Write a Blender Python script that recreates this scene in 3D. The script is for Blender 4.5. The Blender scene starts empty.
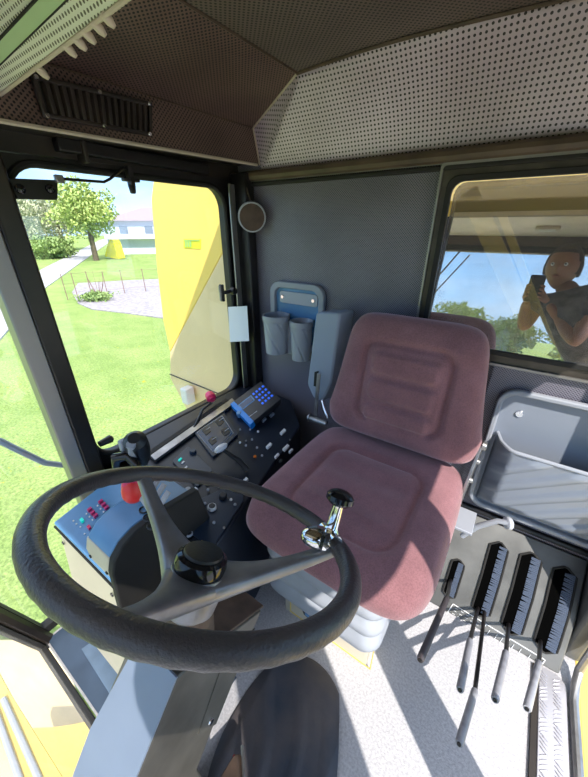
import bpy, bmesh, math, random
from mathutils import Vector as V, Matrix, noise
random.seed(7)
D=bpy.data; SC=bpy.context.scene; COL=SC.collection
PI=math.pi
# ------------------------------------------------------------------ camera
FPX=326.0; CAMZ=1.3; TH=math.atan(161.5/FPX); HD=math.radians(124.5)
FW=V((math.cos(HD)*math.cos(TH),math.sin(HD)*math.cos(TH),-math.sin(TH)))
RT=V((math.sin(HD),-math.cos(HD),0)); UP=RT.cross(FW); CAM=V((0,0,CAMZ))
cd=D.cameras.new('camera'); co=D.objects.new('camera',cd); COL.objects.link(co)
cd.sensor_width=36; cd.lens=FPX/777*36; cd.clip_start=.01; cd.clip_end=500
co.matrix_world=Matrix(((RT.x,UP.x,-FW.x,0),(RT.y,UP.y,-FW.y,0),(RT.z,UP.z,-FW.z,CAMZ),(0,0,0,1)))
SC.camera=co
def ray(u,v): return FW+RT*((u-294)/FPX)-UP*((v-388.5)/FPX)
def onp(u,v,n,d):
    r=ray(u,v); n=V(n); return CAM+r*((d-n.dot(CAM))/n.dot(r))
def ax(u,v,a,val):
    n=[0,0,0]; n['xyz'.index(a)]=1; return onp(u,v,n,val)
# ------------------------------------------------------------------ materials
def nm(name):
    m=D.materials.new(name); m.use_nodes=True; nt=m.node_tree; b=nt.nodes['Principled BSDF']; return m,nt,b
def setb(b,**k):
    for a,v in k.items(): b.inputs[a].default_value=v
def mat(name,col,rough=.5,metal=0,var=0,scale=8,bump=0,bscale=200,spec=.5,col2=None,emis=None):
    m,nt,b=nm(name); c=(*col,1)
    setb(b,**{'Base Color':c,'Roughness':rough,'Metallic':metal,'Specular IOR Level':spec})
    N=nt.nodes; L=nt.links
    tc=N.new('ShaderNodeTexCoord')
    if var or col2:
        n=N.new('ShaderNodeTexNoise'); n.inputs['Scale'].default_value=scale; n.inputs['Detail'].default_value=6
        L.new(tc.outputs['Object'],n.inputs['Vector'])
        r=N.new('ShaderNodeValToRGB'); L.new(n.outputs['Fac'],r.inputs['Fac'])
        c2=col2 or tuple(x*(1-var) for x in col)
        r.color_ramp.elements[0].position=.35; r.color_ramp.elements[0].color=(*c2,1)
        r.color_ramp.elements[1].position=.65; r.color_ramp.elements[1].color=c
        L.new(r.outputs['Color'],b.inputs['Base Color'])
    if bump:
        n=N.new('ShaderNodeTexNoise'); n.inputs['Scale'].default_value=bscale; n.inputs['Detail'].default_value=3
        L.new(tc.outputs['Object'],n.inputs['Vector'])
        bp=N.new('ShaderNodeBump'); bp.inputs['Strength'].default_value=bump; bp.inputs['Distance'].default_value=.002
        L.new(n.outputs['Fac'],bp.inputs['Height']); L.new(bp.outputs['Normal'],b.inputs['Normal'])
    if emis: b.inputs['Emission Color'].default_value=(*emis[0],1); b.inputs['Emission Strength'].default_value=emis[1]
    return m
def perf(name,base,base2,hole,pitch,rad,rough=.5,scale=4,stagger=False,bump=0):
    m,nt,b=nm(name); N=nt.nodes; L=nt.links
    b.inputs['Roughness'].default_value=rough
    uv=N.new('ShaderNodeUVMap'); uv.uv_map='UVMap'
    mp=N.new('ShaderNodeMapping'); mp.inputs['Scale'].default_value=(1/pitch,1/pitch,1)
    if stagger: mp.inputs['Rotation'].default_value=(0,0,PI/4)
    L.new(uv.outputs['UV'],mp.inputs['Vector'])
    fr=N.new('ShaderNodeVectorMath'); fr.operation='FRACTION'; L.new(mp.outputs['Vector'],fr.inputs[0])
    sb=N.new('ShaderNodeVectorMath'); sb.operation='SUBTRACT'; L.new(fr.outputs[0],sb.inputs[0]); sb.inputs[1].default_value=(.5,.5,0)
    ln=N.new('ShaderNodeVectorMath'); ln.operation='LENGTH'; L.new(sb.outputs[0],ln.inputs[0])
    lt=N.new('ShaderNodeMath'); lt.operation='LESS_THAN'; L.new(ln.outputs['Value'],lt.inputs[0]); lt.inputs[1].default_value=rad
    tc=N.new('ShaderNodeTexCoord'); n=N.new('ShaderNodeTexNoise'); n.inputs['Scale'].default_value=scale; n.inputs['Detail'].default_value=5
    L.new(tc.outputs['Object'],n.inputs['Vector'])
    r=N.new('ShaderNodeValToRGB'); L.new(n.outputs['Fac'],r.inputs['Fac'])
    r.color_ramp.elements[0].position=.35; r.color_ramp.elements[0].color=(*base2,1)
    r.color_ramp.elements[1].position=.65; r.color_ramp.elements[1].color=(*base,1)
    mx=N.new('ShaderNodeMix'); mx.data_type='RGBA'
    L.new(lt.outputs[0],mx.inputs[0]); L.new(r.outputs['Color'],mx.inputs[6]); mx.inputs[7].default_value=(*hole,1)
    L.new(mx.outputs[2],b.inputs['Base Color'])
    return m
def glassy(name,refl,tint=(1,1,1),haze=0,rough=0):
    m,nt,b=nm(name); N=nt.nodes; L=nt.links; N.remove(b); out=N['Material Output']
    t=N.new('ShaderNodeBsdfTransparent'); t.inputs['Color'].default_value=(*tint,1)
    g=N.new('ShaderNodeBsdfGlossy'); g.inputs['Roughness'].default_value=rough; g.inputs['Color'].default_value=(1,1,1,1)
    mx=N.new('ShaderNodeMixShader'); mx.inputs[0].default_value=refl
    L.new(t.outputs[0],mx.inputs[1]); L.new(g.outputs[0],mx.inputs[2]); last=mx
    if haze:
        d=N.new('ShaderNodeBsdfDiffuse'); d.inputs['Color'].default_value=(.8,.75,.68,1)
        tc=N.new('ShaderNodeTexCoord'); n=N.new('ShaderNodeTexNoise'); n.inputs['Scale'].default_value=5; n.inputs['Detail'].default_value=8
        L.new(tc.outputs['Object'],n.inputs['Vector'])
        mu=N.new('ShaderNodeMath'); mu.operation='MULTIPLY'; mu.inputs[1].default_value=haze*2; L.new(n.outputs['Fac'],mu.inputs[0])
        m2=N.new('ShaderNodeMixShader'); L.new(mu.outputs[0],m2.inputs[0]); L.new(mx.outputs[0],m2.inputs[1]); L.new(d.outputs[0],m2.inputs[2]); last=m2
    L.new(last.outputs[0],out.inputs['Surface'])
    return m
M={}
M['black']=mat('black_plastic',(.018,.018,.02),.4,bump=.15)
M['blackm']=mat('black_painted_metal',(.017,.014,.015),.35,var=.5,scale=15)
M['pillar']=mat('brown_black_pillar_paint',(.035,.026,.02),.4,var=.5,scale=6)
M['rubber']=mat('black_rubber',(.015,.014,.013),.7)
M['rim']=mat('steering_rim_foam',(.085,.075,.08),.34,bump=.5,bscale=260,var=.3)
M['spoke']=mat('steering_spoke_paint',(.34,.33,.35),.32,metal=.45,var=.4,scale=14)
M['gloss']=mat('gloss_black',(.012,.012,.014),.08)
M['chrome']=mat('chrome',(.75,.75,.76),.08,1)
M['steel']=mat('worn_steel',(.45,.44,.44),.35,.8,var=.4,scale=20)
M['grey']=mat('grey_plastic',(.33,.35,.40),.45,bump=.1)
M['lgrey']=mat('light_grey_plastic',(.42,.44,.49),.45,bump=.1)
M['bellow']=mat('grey_bellows_rubber',(.38,.40,.45),.5,var=.2)
M['armg']=mat('blue_grey_vinyl',(.30,.35,.44),.45,bump=.3)
M['columnm']=mat('blue_grey_column_paint',(.23,.28,.38),.35,var=.12,scale=5)
M['colside']=mat('dull_grey_column_side',(.16,.15,.13),.4,metal=.3,var=.5,scale=9)
M['colbrown']=mat('dusty_brown_cover',(.11,.07,.05),.7,var=.5,scale=18,bump=.3,bscale=90)
M['cream']=mat('cream_metal_cover',(.62,.55,.42),.5,var=.12,scale=5)
M['bluegrey']=mat('blue_grey_metal',(.12,.30,.55),.35,var=.2,scale=6)
M['console']=mat('console_black',(.010,.016,.032),.38,var=.3,bump=.1)
M['console2']=mat('console_panel',(.016,.028,.052),.33)
M['white']=mat('white_plastic',(.8,.8,.82),.4)
M['pink']=mat('magenta_red_plastic',(.75,.03,.12),.3)
M['red']=mat('red_plastic',(.8,.04,.04),.3)
M['magenta']=mat('purple_red_lens',(.65,.04,.18),.3)
M['teal']=mat('teal_lens',(.02,.5,.45),.3,emis=((.0,.6,.5),.3))
M['bblue']=mat('bright_blue_plastic',(.01,.25,.75),.35)
M['key']=mat('blue_key',(.03,.14,.75),.35,emis=((.03,.15,.9),.25))
M['lcd']=mat('lcd_screen',(.015,.05,.12),.15)
M['orange']=mat('orange_lens',(.8,.2,.02),.3)
M['yel']=mat('yellow_label',(.75,.55,.12),.5)
M['paper']=mat('paper',(.75,.77,.85),.7)
M['yellow']=mat('machine_yellow_paint',(.88,.63,.14),.38,var=.08,scale=2)
M['yellowd']=mat('dusty_pale_yellow_paint',(.78,.61,.35),.5,var=.12,scale=3)
M['floor']=mat('speckled_floor_vinyl',(.52,.51,.53),.65,col2=(.38,.37,.39),scale=160,bump=.5,bscale=300)
M['mat']=mat('shadow_dark_crumpled_mat',(.10,.085,.085),.6,col2=(.03,.04,.06),scale=6,bump=.4,bscale=150)  # mat colour, darkened by the footwell shadow painted into it
M['lever']=mat('lever_grey_grip',(.36,.36,.40),.4,var=.3,scale=30)
M['leverd']=mat('lever_dark_grip',(.06,.05,.055),.5)
M['levc']=mat('lever_panel_grey',(.16,.16,.155),.5,var=.45,scale=7,bump=.2)
M['brush']=mat('slot_brush',(.09,.115,.17),.6)
M['lab']=mat('white_print',(.75,.75,.75),.6)
M['beige']=mat('beige_piping',(.55,.47,.36),.6)
M['greenb']=mat('pale_green_fabric',(.50,.68,.36),.6,var=.08)
M['pvcl']=perf('light_perforated_vinyl',(.85,.85,.70),(.75,.78,.60),(.13,.13,.07),.0085,.28)
M['pvcd']=perf('dark_perforated_vinyl',(.21,.14,.11),(.11,.068,.055),(.004,.003,.003),.0085,.30,.5,3,True)
M['pvcr']=perf('rear_perforated_vinyl',(.68,.58,.67),(.44,.36,.41),(.02,.016,.016),.0115,.25,.38,2.5)
M['pvcc']=perf('ceiling_perforated_vinyl',(.18,.14,.12),(.115,.085,.075),(.005,.004,.004),.0095,.3,.5,3,True)
M['pvcw']=perf('dark_grey_embossed_vinyl',(.27,.255,.31),(.17,.16,.195),(.05,.045,.06),.0055,.33,.4,2.2,True)
M['trimb']=mat('brown_rolled_trim',(.11,.075,.05),.5,var=.4,scale=12)
M['alu']=mat('brushed_alu',(.30,.29,.28),.35,.7)
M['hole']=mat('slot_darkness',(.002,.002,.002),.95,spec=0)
M['frameg']=mat('window_frame_dull_bronze',(.10,.085,.07),.35,.5,var=.4,scale=14)
M['glass']=glassy('clear_glass',.045)
M['glassd']=glassy('dusty_clear_glass',.05,haze=.16)
M['glassr']=glassy('reflective_rear_glass',.62,haze=.04)
M['diamond']=mat('diamond_plate',(.62,.60,.64),.35,.6,var=.15)
M['wood']=mat('bark',(.12,.09,.06),.9)
M['skin']=mat('skin',(.32,.15,.09),.55)
M['hair']=mat('hair',(.05,.03,.02),.6)
M['shirt']=mat('dark_patterned_top',(.05,.045,.05),.8,col2=(.16,.14,.15),scale=14)
M['trousers']=mat('dark_trousers',(.03,.035,.06),.8)
M['decal']=mat('green_yellow_decal',(.62,.66,.03),.5)
M['decg']=mat('decal_green',(.30,.55,.20),.5)
M['housew']=mat('pale_render_wall',(.55,.60,.70),.8)
M['roof']=mat('roof_tiles',(.33,.27,.31),.7,var=.2)
M['hw']=mat('house_window',(.2,.25,.32),.2)
M['road']=mat('pale_road',(.42,.41,.42),.9,var=.1)
M['gravel']=mat('gravel',(.38,.35,.37),.9,col2=(.25,.23,.25),scale=6)
M['leaf']=mat('spring_leaves',(.42,.50,.14),.6,col2=(.26,.36,.10),scale=1.2)
M['leafp']=mat('pale_blossom_leaves',(.50,.50,.36),.6,col2=(.33,.38,.20),scale=1.2)
M['leafd']=mat('hedge_leaves',(.18,.28,.08),.6,col2=(.28,.38,.12),scale=1.5)
M['rust']=mat('rusty_wire',(.25,.15,.12),.7)
M['lamp']=mat('lamp_diffuser',(.7,.7,.68),.4)
M['pocketm']=mat('slate_grey_plastic',(.25,.28,.34),.4,bump=.1)
M['rose']=None
# seat fabric
def seatmat():
    m,nt,b=nm('dusty_rose_fabric'); N=nt.nodes; L=nt.links
    b.inputs['Roughness'].default_value=.9
    b.inputs['Sheen Weight'].default_value=.5; b.inputs['Sheen Tint'].default_value=(1,.75,.8,1)
    tc=N.new('ShaderNodeTexCoord')
    n=N.new('ShaderNodeTexNoise'); n.inputs['Scale'].default_value=5; n.inputs['Detail'].default_value=8; n.inputs['Roughness'].default_value=.7
    n2=N.new('ShaderNodeTexNoise'); n2.inputs['Scale'].default_value=300; n2.inputs['Detail'].default_value=2
    for q in (n,n2): L.new(tc.outputs['Object'],q.inputs['Vector'])
    r=N.new('ShaderNodeValToRGB'); e=r.color_ramp.elements
    e[0].position=.3; e[0].color=(.20,.085,.095,1); e[1].position=.7; e[1].color=(.34,.155,.17,1)
    L.new(n.outputs['Fac'],r.inputs['Fac'])
    mx=N.new('ShaderNodeMix'); mx.data_type='RGBA'; mx.blend_type='MULTIPLY'; mx.inputs[0].default_value=.5
    r2=N.new('ShaderNodeValToRGB'); r2.color_ramp.elements[0].position=.35; r2.color_ramp.elements[0].color=(.55,.55,.55,1); r2.color_ramp.elements[1].position=.6
    L.new(n2.outputs['Fac'],r2.inputs['Fac']); L.new(r.outputs[0],mx.inputs[6]); L.new(r2.outputs[0],mx.inputs[7])
    L.new(mx.outputs[2],b.inputs['Base Color'])
    bp=N.new('ShaderNodeBump'); bp.inputs['Strength'].default_value=.4; bp.inputs['Distance'].default_value=.002
    L.new(n2.outputs['Fac'],bp.inputs['Height']); L.new(bp.outputs['Normal'],b.inputs['Normal'])
    return m
M['rose']=seatmat()
def grassmat():
    m,nt,b=nm('spring_grass'); N=nt.nodes; L=nt.links
    b.inputs['Roughness'].default_value=.9; b.inputs['Specular IOR Level'].default_value=.1
    tc=N.new('ShaderNodeTexCoord')
    def no(s,d=6):
        n=N.new('ShaderNodeTexNoise'); n.inputs['Scale'].default_value=s; n.inputs['Detail'].default_value=d; n.inputs['Roughness'].default_value=.75
        L.new(tc.outputs['Object'],n.inputs['Vector']); return n
    a=no(.8); r=N.new('ShaderNodeValToRGB'); L.new(a.outputs['Fac'],r.inputs['Fac'])
    e=r.color_ramp.elements; e[0].position=.3; e[0].color=(.19,.30,.09,1); e[1].position=.7; e[1].color=(.34,.43,.17,1)
    c=no(22,5); r2=N.new('ShaderNodeValToRGB'); L.new(c.outputs['Fac'],r2.inputs['Fac'])
    e=r2.color_ramp.elements; e[0].position=.35; e[0].color=(.5,.55,.45,1); e[1].position=.65; e[1].color=(1.3,1.25,1.1,1)
    mx=N.new('ShaderNodeMix'); mx.data_type='RGBA'; mx.blend_type='MULTIPLY'; mx.inputs[0].default_value=1
    L.new(r.outputs[0],mx.inputs[6]); L.new(r2.outputs[0],mx.inputs[7])
    v=no(7,3); r3=N.new('ShaderNodeValToRGB'); L.new(v.outputs['Fac'],r3.inputs['Fac'])
    e=r3.color_ramp.elements; e[0].position=.64; e[0].color=(0,0,0,1); e[1].position=.70; e[1].color=(1,1,1,1)
    m3=N.new('ShaderNodeMix'); m3.data_type='RGBA'; L.new(r3.outputs[0],m3.inputs[0]); L.new(mx.outputs[2],m3.inputs[6]); m3.inputs[7].default_value=(.42,.42,.03,1)
    L.new(m3.outputs[2],b.inputs['Base Color'])
    bp=N.new('ShaderNodeBump'); bp.inputs['Strength'].default_value=.6; bp.inputs['Distance'].default_value=.04
    L.new(c.outputs['Fac'],bp.inputs['Height']); L.new(bp.outputs['Normal'],b.inputs['Normal'])
    return m
M['grass']=grassmat()
# ------------------------------------------------------------------ object helpers
WL={}
def tag(o,label=None,cat=None,group=None,kind=None):
    if label: o['label']=label
    if cat: o['category']=cat
    if group: o['group']=group
    if kind: o['kind']=kind
    return o
def thing(name,loc,label,cat,group=None):
    o=D.objects.new(name,None); COL.objects.link(o); o.location=loc; o.empty_display_size=.05; WL[o.name]=V(loc)
    return tag(o,label,cat,group)
def rr(w,h,r,n=6,cx=0,cy=0):
    """rounded rectangle, ccw"""
    out=[]; r=min(r,w/2-1e-5,h/2-1e-5)
    for sx,sy,a0 in ((1,1,0),(-1,1,PI/2),(-1,-1,PI),(1,-1,1.5*PI)):
        for k in range(n+1):
            a=a0+PI/2*k/n; out.append((cx+sx*(w/2-r)+r*math.cos(a),cy+sy*(h/2-r)+r*math.sin(a)))
    return out
def rpoly(pts,r,n=5):
    """round the corners of a polygon of 3D points"""
    out=[]; N=len(pts)
    for i in range(N):
        p=V(pts[i]); a=V(pts[i-1])-p; b=V(pts[(i+1)%N])-p
        rr_=r[i] if isinstance(r,(list,tuple)) else r
        q=min(rr_,a.length*.48,b.length*.48)
        if q<1e-5: out.append(p); continue
        s=p+a.normalized()*q; e=p+b.normalized()*q
        for k in range(n+1):
            t=k/n; out.append(s*(1-t)**2+p*2*t*(1-t)+e*t*t)
    return out
class MB:
    def __init__(s): s.b=bmesh.new()
    def face(s,vs):
        try: return s.b.faces.new(vs)
        except ValueError: return None
    def box(s,c,d,rot=None,bev=0):
        c=V(c); vs=[]
        for x in(-.5,.5):
            for y in(-.5,.5):
                for z in(-.5,.5):
                    p=V((x*d[0],y*d[1],z*d[2]))
                    if rot: p=rot@p
                    vs.append(s.b.verts.new(c+p))
        for f in((0,1,3,2),(4,6,7,5),(0,4,5,1),(2,3,7,6),(0,2,6,4),(1,5,7,3)): s.face([vs[i] for i in f])
        return s
    def prism(s,pts,vec):
        pts=[V(p) for p in pts]; vec=V(vec)
        nrm=V((0,0,0))
        for i in range(len(pts)): nrm+=(pts[i-1]-pts[0]).cross(pts[i]-pts[0])
        if nrm.dot(vec)>0: pts=pts[::-1]
        a=[s.b.verts.new(p) for p in pts]; b=[s.b.verts.new(p+vec) for p in pts]; n=len(a)
        s.face(a); s.face(b[::-1])
        for i in range(n): s.face([a[i],b[i],b[(i+1)%n],a[(i+1)%n]][::1])
        return s
    def ring(s,outer,inner,vec):
        """frame between two loops with equal counts"""
        vec=V(vec); n=len(outer)
        L=[[s.b.verts.new(V(p)) for p in outer],[s.b.verts.new(V(p)) for p in inner],
           [s.b.verts.new(V(p)+vec) for p in inner],[s.b.verts.new(V(p)+vec) for p in outer]]
        for k in range(4):
            A=L[k];B=L[(k+1)%4]
            for i in range(n): s.face([A[i],A[(i+1)%n],B[(i+1)%n],B[i]])
        return s
    def tube(s,pts,r,seg=10,closed=False,cap=True):
        pts=[V(p) for p in pts]; n=len(pts); rs=r if isinstance(r,(list,tuple)) else [r]*n
        rings=[]; prev=None
        for i,p in enumerate(pts):
            if closed: t=(pts[(i+1)%n]-pts[i-1])
            else: t=pts[min(i+1,n-1)]-pts[max(i-1,0)]
            t.normalize()
            if prev is None:
                a=t.orthogonal().normalized()
            else:
                a=prev-t*prev.dot(t)
                a=a.normalized() if a.length>1e-6 else t.orthogonal().normalized()
            prev=a; b=t.cross(a)
            rings.append([s.b.verts.new(p+(a*math.cos(2*PI*k/seg)+b*math.sin(2*PI*k/seg))*rs[i]) for k in range(seg)])
        m=n if closed else n-1
        for i in range(m):
            A=rings[i];B=rings[(i+1)%n]
            for k in range(seg): s.face([A[k],A[(k+1)%seg],B[(k+1)%seg],B[k]])
        if cap and not closed: s.face(rings[0][::-1]); s.face(rings[-1])
        return s
    def lathe(s,o,axis,prof,seg=24,cap=True):
        o=V(o); t=V(axis).normalized(); a=t.orthogonal().normalized(); b=t.cross(a); R_=[]
        for h,r in prof: R_.append([s.b.verts.new(o+t*h+(a*math.cos(2*PI*k/seg)+b*math.sin(2*PI*k/seg))*max(r,1e-4)) for k in range(seg)])
        for i in range(len(R_)-1):
            for k in range(seg): s.face([R_[i][k],R_[i][(k+1)%seg],R_[i+1][(k+1)%seg],R_[i+1][k]])
        if cap: s.face(R_[0][::-1]); s.face(R_[-1])
        return s
    def ball(s,c,r,seg=16,rings=10,sc=(1,1,1),rot=None):
        c=V(c); rows=[]
        for i in range(rings+1):
            th=PI*i/rings; row=[]
            for k in range(seg):
                p=V((math.sin(th)*math.cos(2*PI*k/seg)*sc[0],math.sin(th)*math.sin(2*PI*k/seg)*sc[1],math.cos(th)*sc[2]))*r
                if rot: p=rot@p
                row.append(p+c)
            rows.append(row)
        top=s.b.verts.new(rows[0][0]); bot=s.b.verts.new(rows[-1][0])
        R_=[[s.b.verts.new(p) for p in row] for row in rows[1:-1]]
        for k in range(seg):
            s.face([top,R_[0][k],R_[0][(k+1)%seg]]); s.face([bot,R_[-1][(k+1)%seg],R_[-1][k]])
        for i in range(len(R_)-1):
            for k in range(seg): s.face([R_[i][k],R_[i+1][k],R_[i+1][(k+1)%seg],R_[i][(k+1)%seg]])
        return s
    def grid(s,fn,nu,nv,closed_u=False):
        g=[[s.b.verts.new(V(fn(i/nu,j/nv))) for j in range(nv+1)] for i in range(nu+(0 if closed_u else 1))]
        m=len(g)
        for i in range(nu):
            for j in range(nv): s.face([g[i][j],g[(i+1)%m][j],g[(i+1)%m][j+1],g[i][j+1]])
        return g
    def build(s,name,m,parent=None,bev=0,smooth=True,ang=35,sub=0,kind=None,label=None,solid=0,uvf=None):
        bmesh.ops.recalc_face_normals(s.b,faces=s.b.faces)
        if parent is not None:
            w=WL[parent.name]; bmesh.ops.translate(s.b,verts=s.b.verts,vec=-w)
        else: w=V((0,0,0))
        uvl=s.b.loops.layers.uv.new('UVMap')
        for f in s.b.faces:
            n=f.normal
            if abs(n.z)>.95: t=V((1,0,0))
            elif abs(n.x)>.8: t=V((0,1,0))
            else: t=V((1,0,0)) if abs(n.y)>.1 or abs(n.x)<.3 else V((0,1,0))
            if abs(n.x)>.12 and abs(n.z)>.8 and abs(n.x)>abs(n.y): t=V((0,1,0))
            t=(t-n*t.dot(n)).normalized(); b=n.cross(t)
            if uvf: t,b=V(uvf[0]),V(uvf[1])
            for l in f.loops: l[uvl].uv=(l.vert.co.dot(t)+5,l.vert.co.dot(b)+5)
            f.smooth=smooth
        me=D.meshes.new(name); s.b.to_mesh(me); s.b.free()
        if smooth: me.set_sharp_from_angle(angle=math.radians(ang))
        ms=m if isinstance(m,(list,tuple)) else [m]
        for q in ms: me.materials.append(M[q] if isinstance(q,str) else q)
        o=D.objects.new(name,me); COL.objects.link(o)
        if parent is not None: o.parent=parent
        WL[o.name]=w
        if solid:
            md=o.modifiers.new('s','SOLIDIFY'); md.thickness=solid; md.offset=0
        if bev:
            md=o.modifiers.new('b','BEVEL'); md.width=bev; md.segments=2; md.limit_method='ANGLE'; md.angle_limit=math.radians(40); md.harden_normals=False
        if sub:
            md=o.modifiers.new('u','SUBSURF'); md.levels=sub; md.render_levels=sub
        if kind: o['kind']=kind
        if label: o['label']=label
        return o
def S(name,mb,m,**k): return mb.build(name,m,kind='structure',**k)
def radial(poly,angs,c):
    out=[]
    for a in angs:
        d=(math.cos(a),math.sin(a)); best=None
        for i in range(len(poly)):
            p=poly[i-1]; q=poly[i]; ex=q[0]-p[0]; ey=q[1]-p[1]; den=d[0]*ey-d[1]*ex
            if abs(den)<1e-12: continue
            t=((p[0]-c[0])*ey-(p[1]-c[1])*ex)/den; u=((p[0]-c[0])*d[1]-(p[1]-c[1])*d[0])/den
            if t>0 and -1e-9<=u<=1+1e-9 and (best is None or t<best): best=t
        out.append((c[0]+d[0]*best,c[1]+d[1]*best))
    return out
def holed(outer,inner,f3,vec,mb=None):
    """plate with a hole; outer, inner 2D polys sharing centre of inner"""
    mb=mb or MB()
    cx=sum(p[0] for p in inner)/len(inner); cy=sum(p[1] for p in inner)/len(inner)
    A=sorted(set([round(math.atan2(p[1]-cy,p[0]-cx),5) for p in list(outer)+list(inner)]))
    mb.ring([f3(*p) for p in radial(outer,A,(cx,cy))],[f3(*p) for p in radial(inner,A,(cx,cy))],vec); return mb
# frames in space
XW=-1.08; RWY=1.17
# ================================================================== SETTING
# floor
S('floor',MB().prism([(XW,.027,0),(.45,.027,0),(.45,1.3,0),(XW,1.3,0)],(0,0,-.05)),'floor')
# rear wall with window hole
RX0,RX1=-.30,.40
f_r=lambda x,z:(x,RWY,z)
S('wall_rear',holed([(XW-.03,0),(.45,0),(.45,1.56),(XW-.03,1.56)],rr(.72,.54,.02,2,.09,1.185),f_r,(0,.035,0)),'pvcw')
# side wall below/above window 1
S('wall_left',MB().prism([(XW,.36,0),(XW,1.17,0),(XW,1.17,.55),(XW,.36,.53)],(-.04,0,0)),'blackm')
S('wall_left',MB().prism([(XW,-.29,1.45),(XW,1.17,1.47),(XW,1.17,1.54),(XW,-.30,1.52)],(-.05,0,0)),'pillar')
# window 1 : frame, rubber, pane
Wc=(.735,1.005)
wout=[(.33,.50),(1.17,.50),(1.17,1.475),(.33,1.455)]
win=rr(.715,.87,.075,7,.720,1.005)
fs=lambda y,z:(XW,y,z)
w1=holed(wout,win,fs,(-.035,0,0)).build('window_1','blackm',kind='structure')
mb=MB(); mb.tube([(XW+.003,y,z) for y,z in win],.009,8,closed=True); mb.build('window_frame','rubber',w1)
mb=MB(); mb.prism([(XW-.012,y,z) for y,z in rr(.735,.895,.08,7,.720,1.005)],(-.005,0,0)); mb.build('window_pane','glass',w1)
# corner post and B pillar
mb=MB(); mb.box((XW+.045,1.14,.99),(.085,.05,1.0)); S('trim_1',mb,'blackm',bev=.006)
mb=MB(); mb.box((XW+.035,1.088,1.0),(.008,.03,.9)); S('trim_2',mb,'alu',bev=.002)
mb=MB(); mb.prism([(XW+.045,.308,.0),(XW+.045,.358,.0),(XW-.02,.365,.0),(XW-.02,.308,0)],(0,0,1.46)); S('trim_3',mb,'pillar',bev=.006)
mb=MB(); mb.prism([(XW+.03,.266,.0),(XW+.045,.308,.0),(XW-.03,.308,.0),(XW-.03,.268,0)],(0,0,1.46)); S('trim_4',mb,'alu',bev=.004)
# front quarter pane window 2
w2=MB().ring([(XW,.31,.02),(XW,.31,1.45),(XW,-.29,1.45),(XW,-.107,.5),(XW,.02,.02)],[(XW,.27,.05),(XW,.27,1.43),(XW,-.26,1.43),(XW,-.08,.5),(XW,.04,.05)],(-.03,0,0)).build('window_2','rubber',kind='structure')
MB().prism([(XW-.01,.30,.03),(XW-.01,.30,1.44),(XW-.01,-.28,1.44),(XW-.01,-.10,.5),(XW-.01,.03,.03)],(-.005,0,0)).build('window_pane','glass',w2)
# A pillar, raked
def wy(z): return .027-.268*z if z<.5 else -.107-.19*(z-.5)
mb=MB(); mb.tube([(XW,wy(z),z) for z in (-.02,.25,.45,.55,1.0,1.5)],.024,10); S('trim_5',mb,'pillar')
# windshield window 3 with header and sill
W3Z=[.015,.25,.45,.5,.55,.8,1.1,1.5]
def wloop(x0,x1,z0,z1):
    zz=[z0]+[z for z in W3Z if z0<z<z1]+[z1]
    return [(x0,wy(z)-.004,z) for z in zz]+[(x1,wy(z)-.004,z) for z in zz[::-1]]
w3=MB().ring(wloop(XW+.01,.45,0,1.54),wloop(XW+.03,.41,.012,1.505),(0,-.02,0)).build('window_3','rubber',kind='structure')
mb=MB(); mb.grid(lambda u,v:(XW+.02+(.41-XW)*u,wy(.01+1.5*v)-.014,.01+1.5*v),2,24); mb.build('window_pane','glassd',w3,solid=.004)
# right side: B post, header, front post (the door stands open)
S('wall_right',MB().prism([(.41,1.0,0),(.41,1.2,0),(.41,1.2,1.5),(.41,1.0,1.5)],(.05,0,0)),'levc',bev=.01)
mb=MB(); mb.box((.46,.285,.73),(.03,.15,1.46)); S('shadow_post',mb,'blackm',bev=.005)  # unseen post added to cast the shadow band across floor and seat
S('wall_right',MB().prism([(.40,-.31,1.36),(.40,1.2,1.36),(.40,1.2,1.74),(.40,-.31,1.74)],(.06,0,0)),'blackm')
mb=MB(); mb.tube([(.43,wy(z),z) for z in (-.02,.25,.45,.55,1.0,1.52)],.026,10); S('trim_6',mb,'blackm')
# roof shell
S('ceiling',MB().prism([(-.70,-.31,1.70),(.46,-.31,1.70),(.46,1.04,1.70),(-.70,1.04,1.70)],(0,0,.02)),'pvcc')
S('ceiling',MB().prism([(-.70,-.31,1.70),(-.70,1.04,1.70),(-.975,1.155,1.628),(-.975,-.31,1.605)],(0,0,.015)),'pvcd')
S('ceiling',MB().prism([(-.975,-.31,1.605),(-.975,1.16,1.628),(-.965,1.165,1.513),(-.965,-.31,1.475)],(-.015,0,0)),'pvcd')
S('ceiling',MB().prism([(-.968,-.31,1.475),(-.968,1.165,1.513),(-1.085,1.165,1.52),(-1.085,-.31,1.482)],(0,0,.008)),'pillar')
def rearslope(u,v):
    # slightly sagging upper edge
    x0=-.965+(1.425)*u; top=V((-.70+1.16*u,1.035-.02*math.sin(u*PI*2.2)*(1-v)*(v>-1),1.70)); bot=V((x0,1.17,1.49))
    if u==0: pass
    p=top.lerp(bot,v); p.y+= .018*math.sin(PI*v)*math.sin(PI*min(1,u*1.3)); return p
mb=MB(); mb.grid(rearslope,40,14); S('ceiling',mb,'pvcr',solid=.006,uvf=((1,0,0),(0,-.54,.84)))
mb=MB(); mb.prism([(-.978,1.155,1.63),(-.97,1.17,1.51),(-.965,1.175,1.49),(-.70,1.037,1.70)],(-.003,.006,.006)); S('ceiling',mb,'pvcr',uvf=((1,0,0),(0,-.54,.84)))
S('ceiling',MB().prism([(-1.16,-.37,1.74),(.52,-.37,1.74),(.52,1.22,1.74),(-1.16,1.22,1.74)],(0,0,.08)),'yellow',bev=.02)
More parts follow.
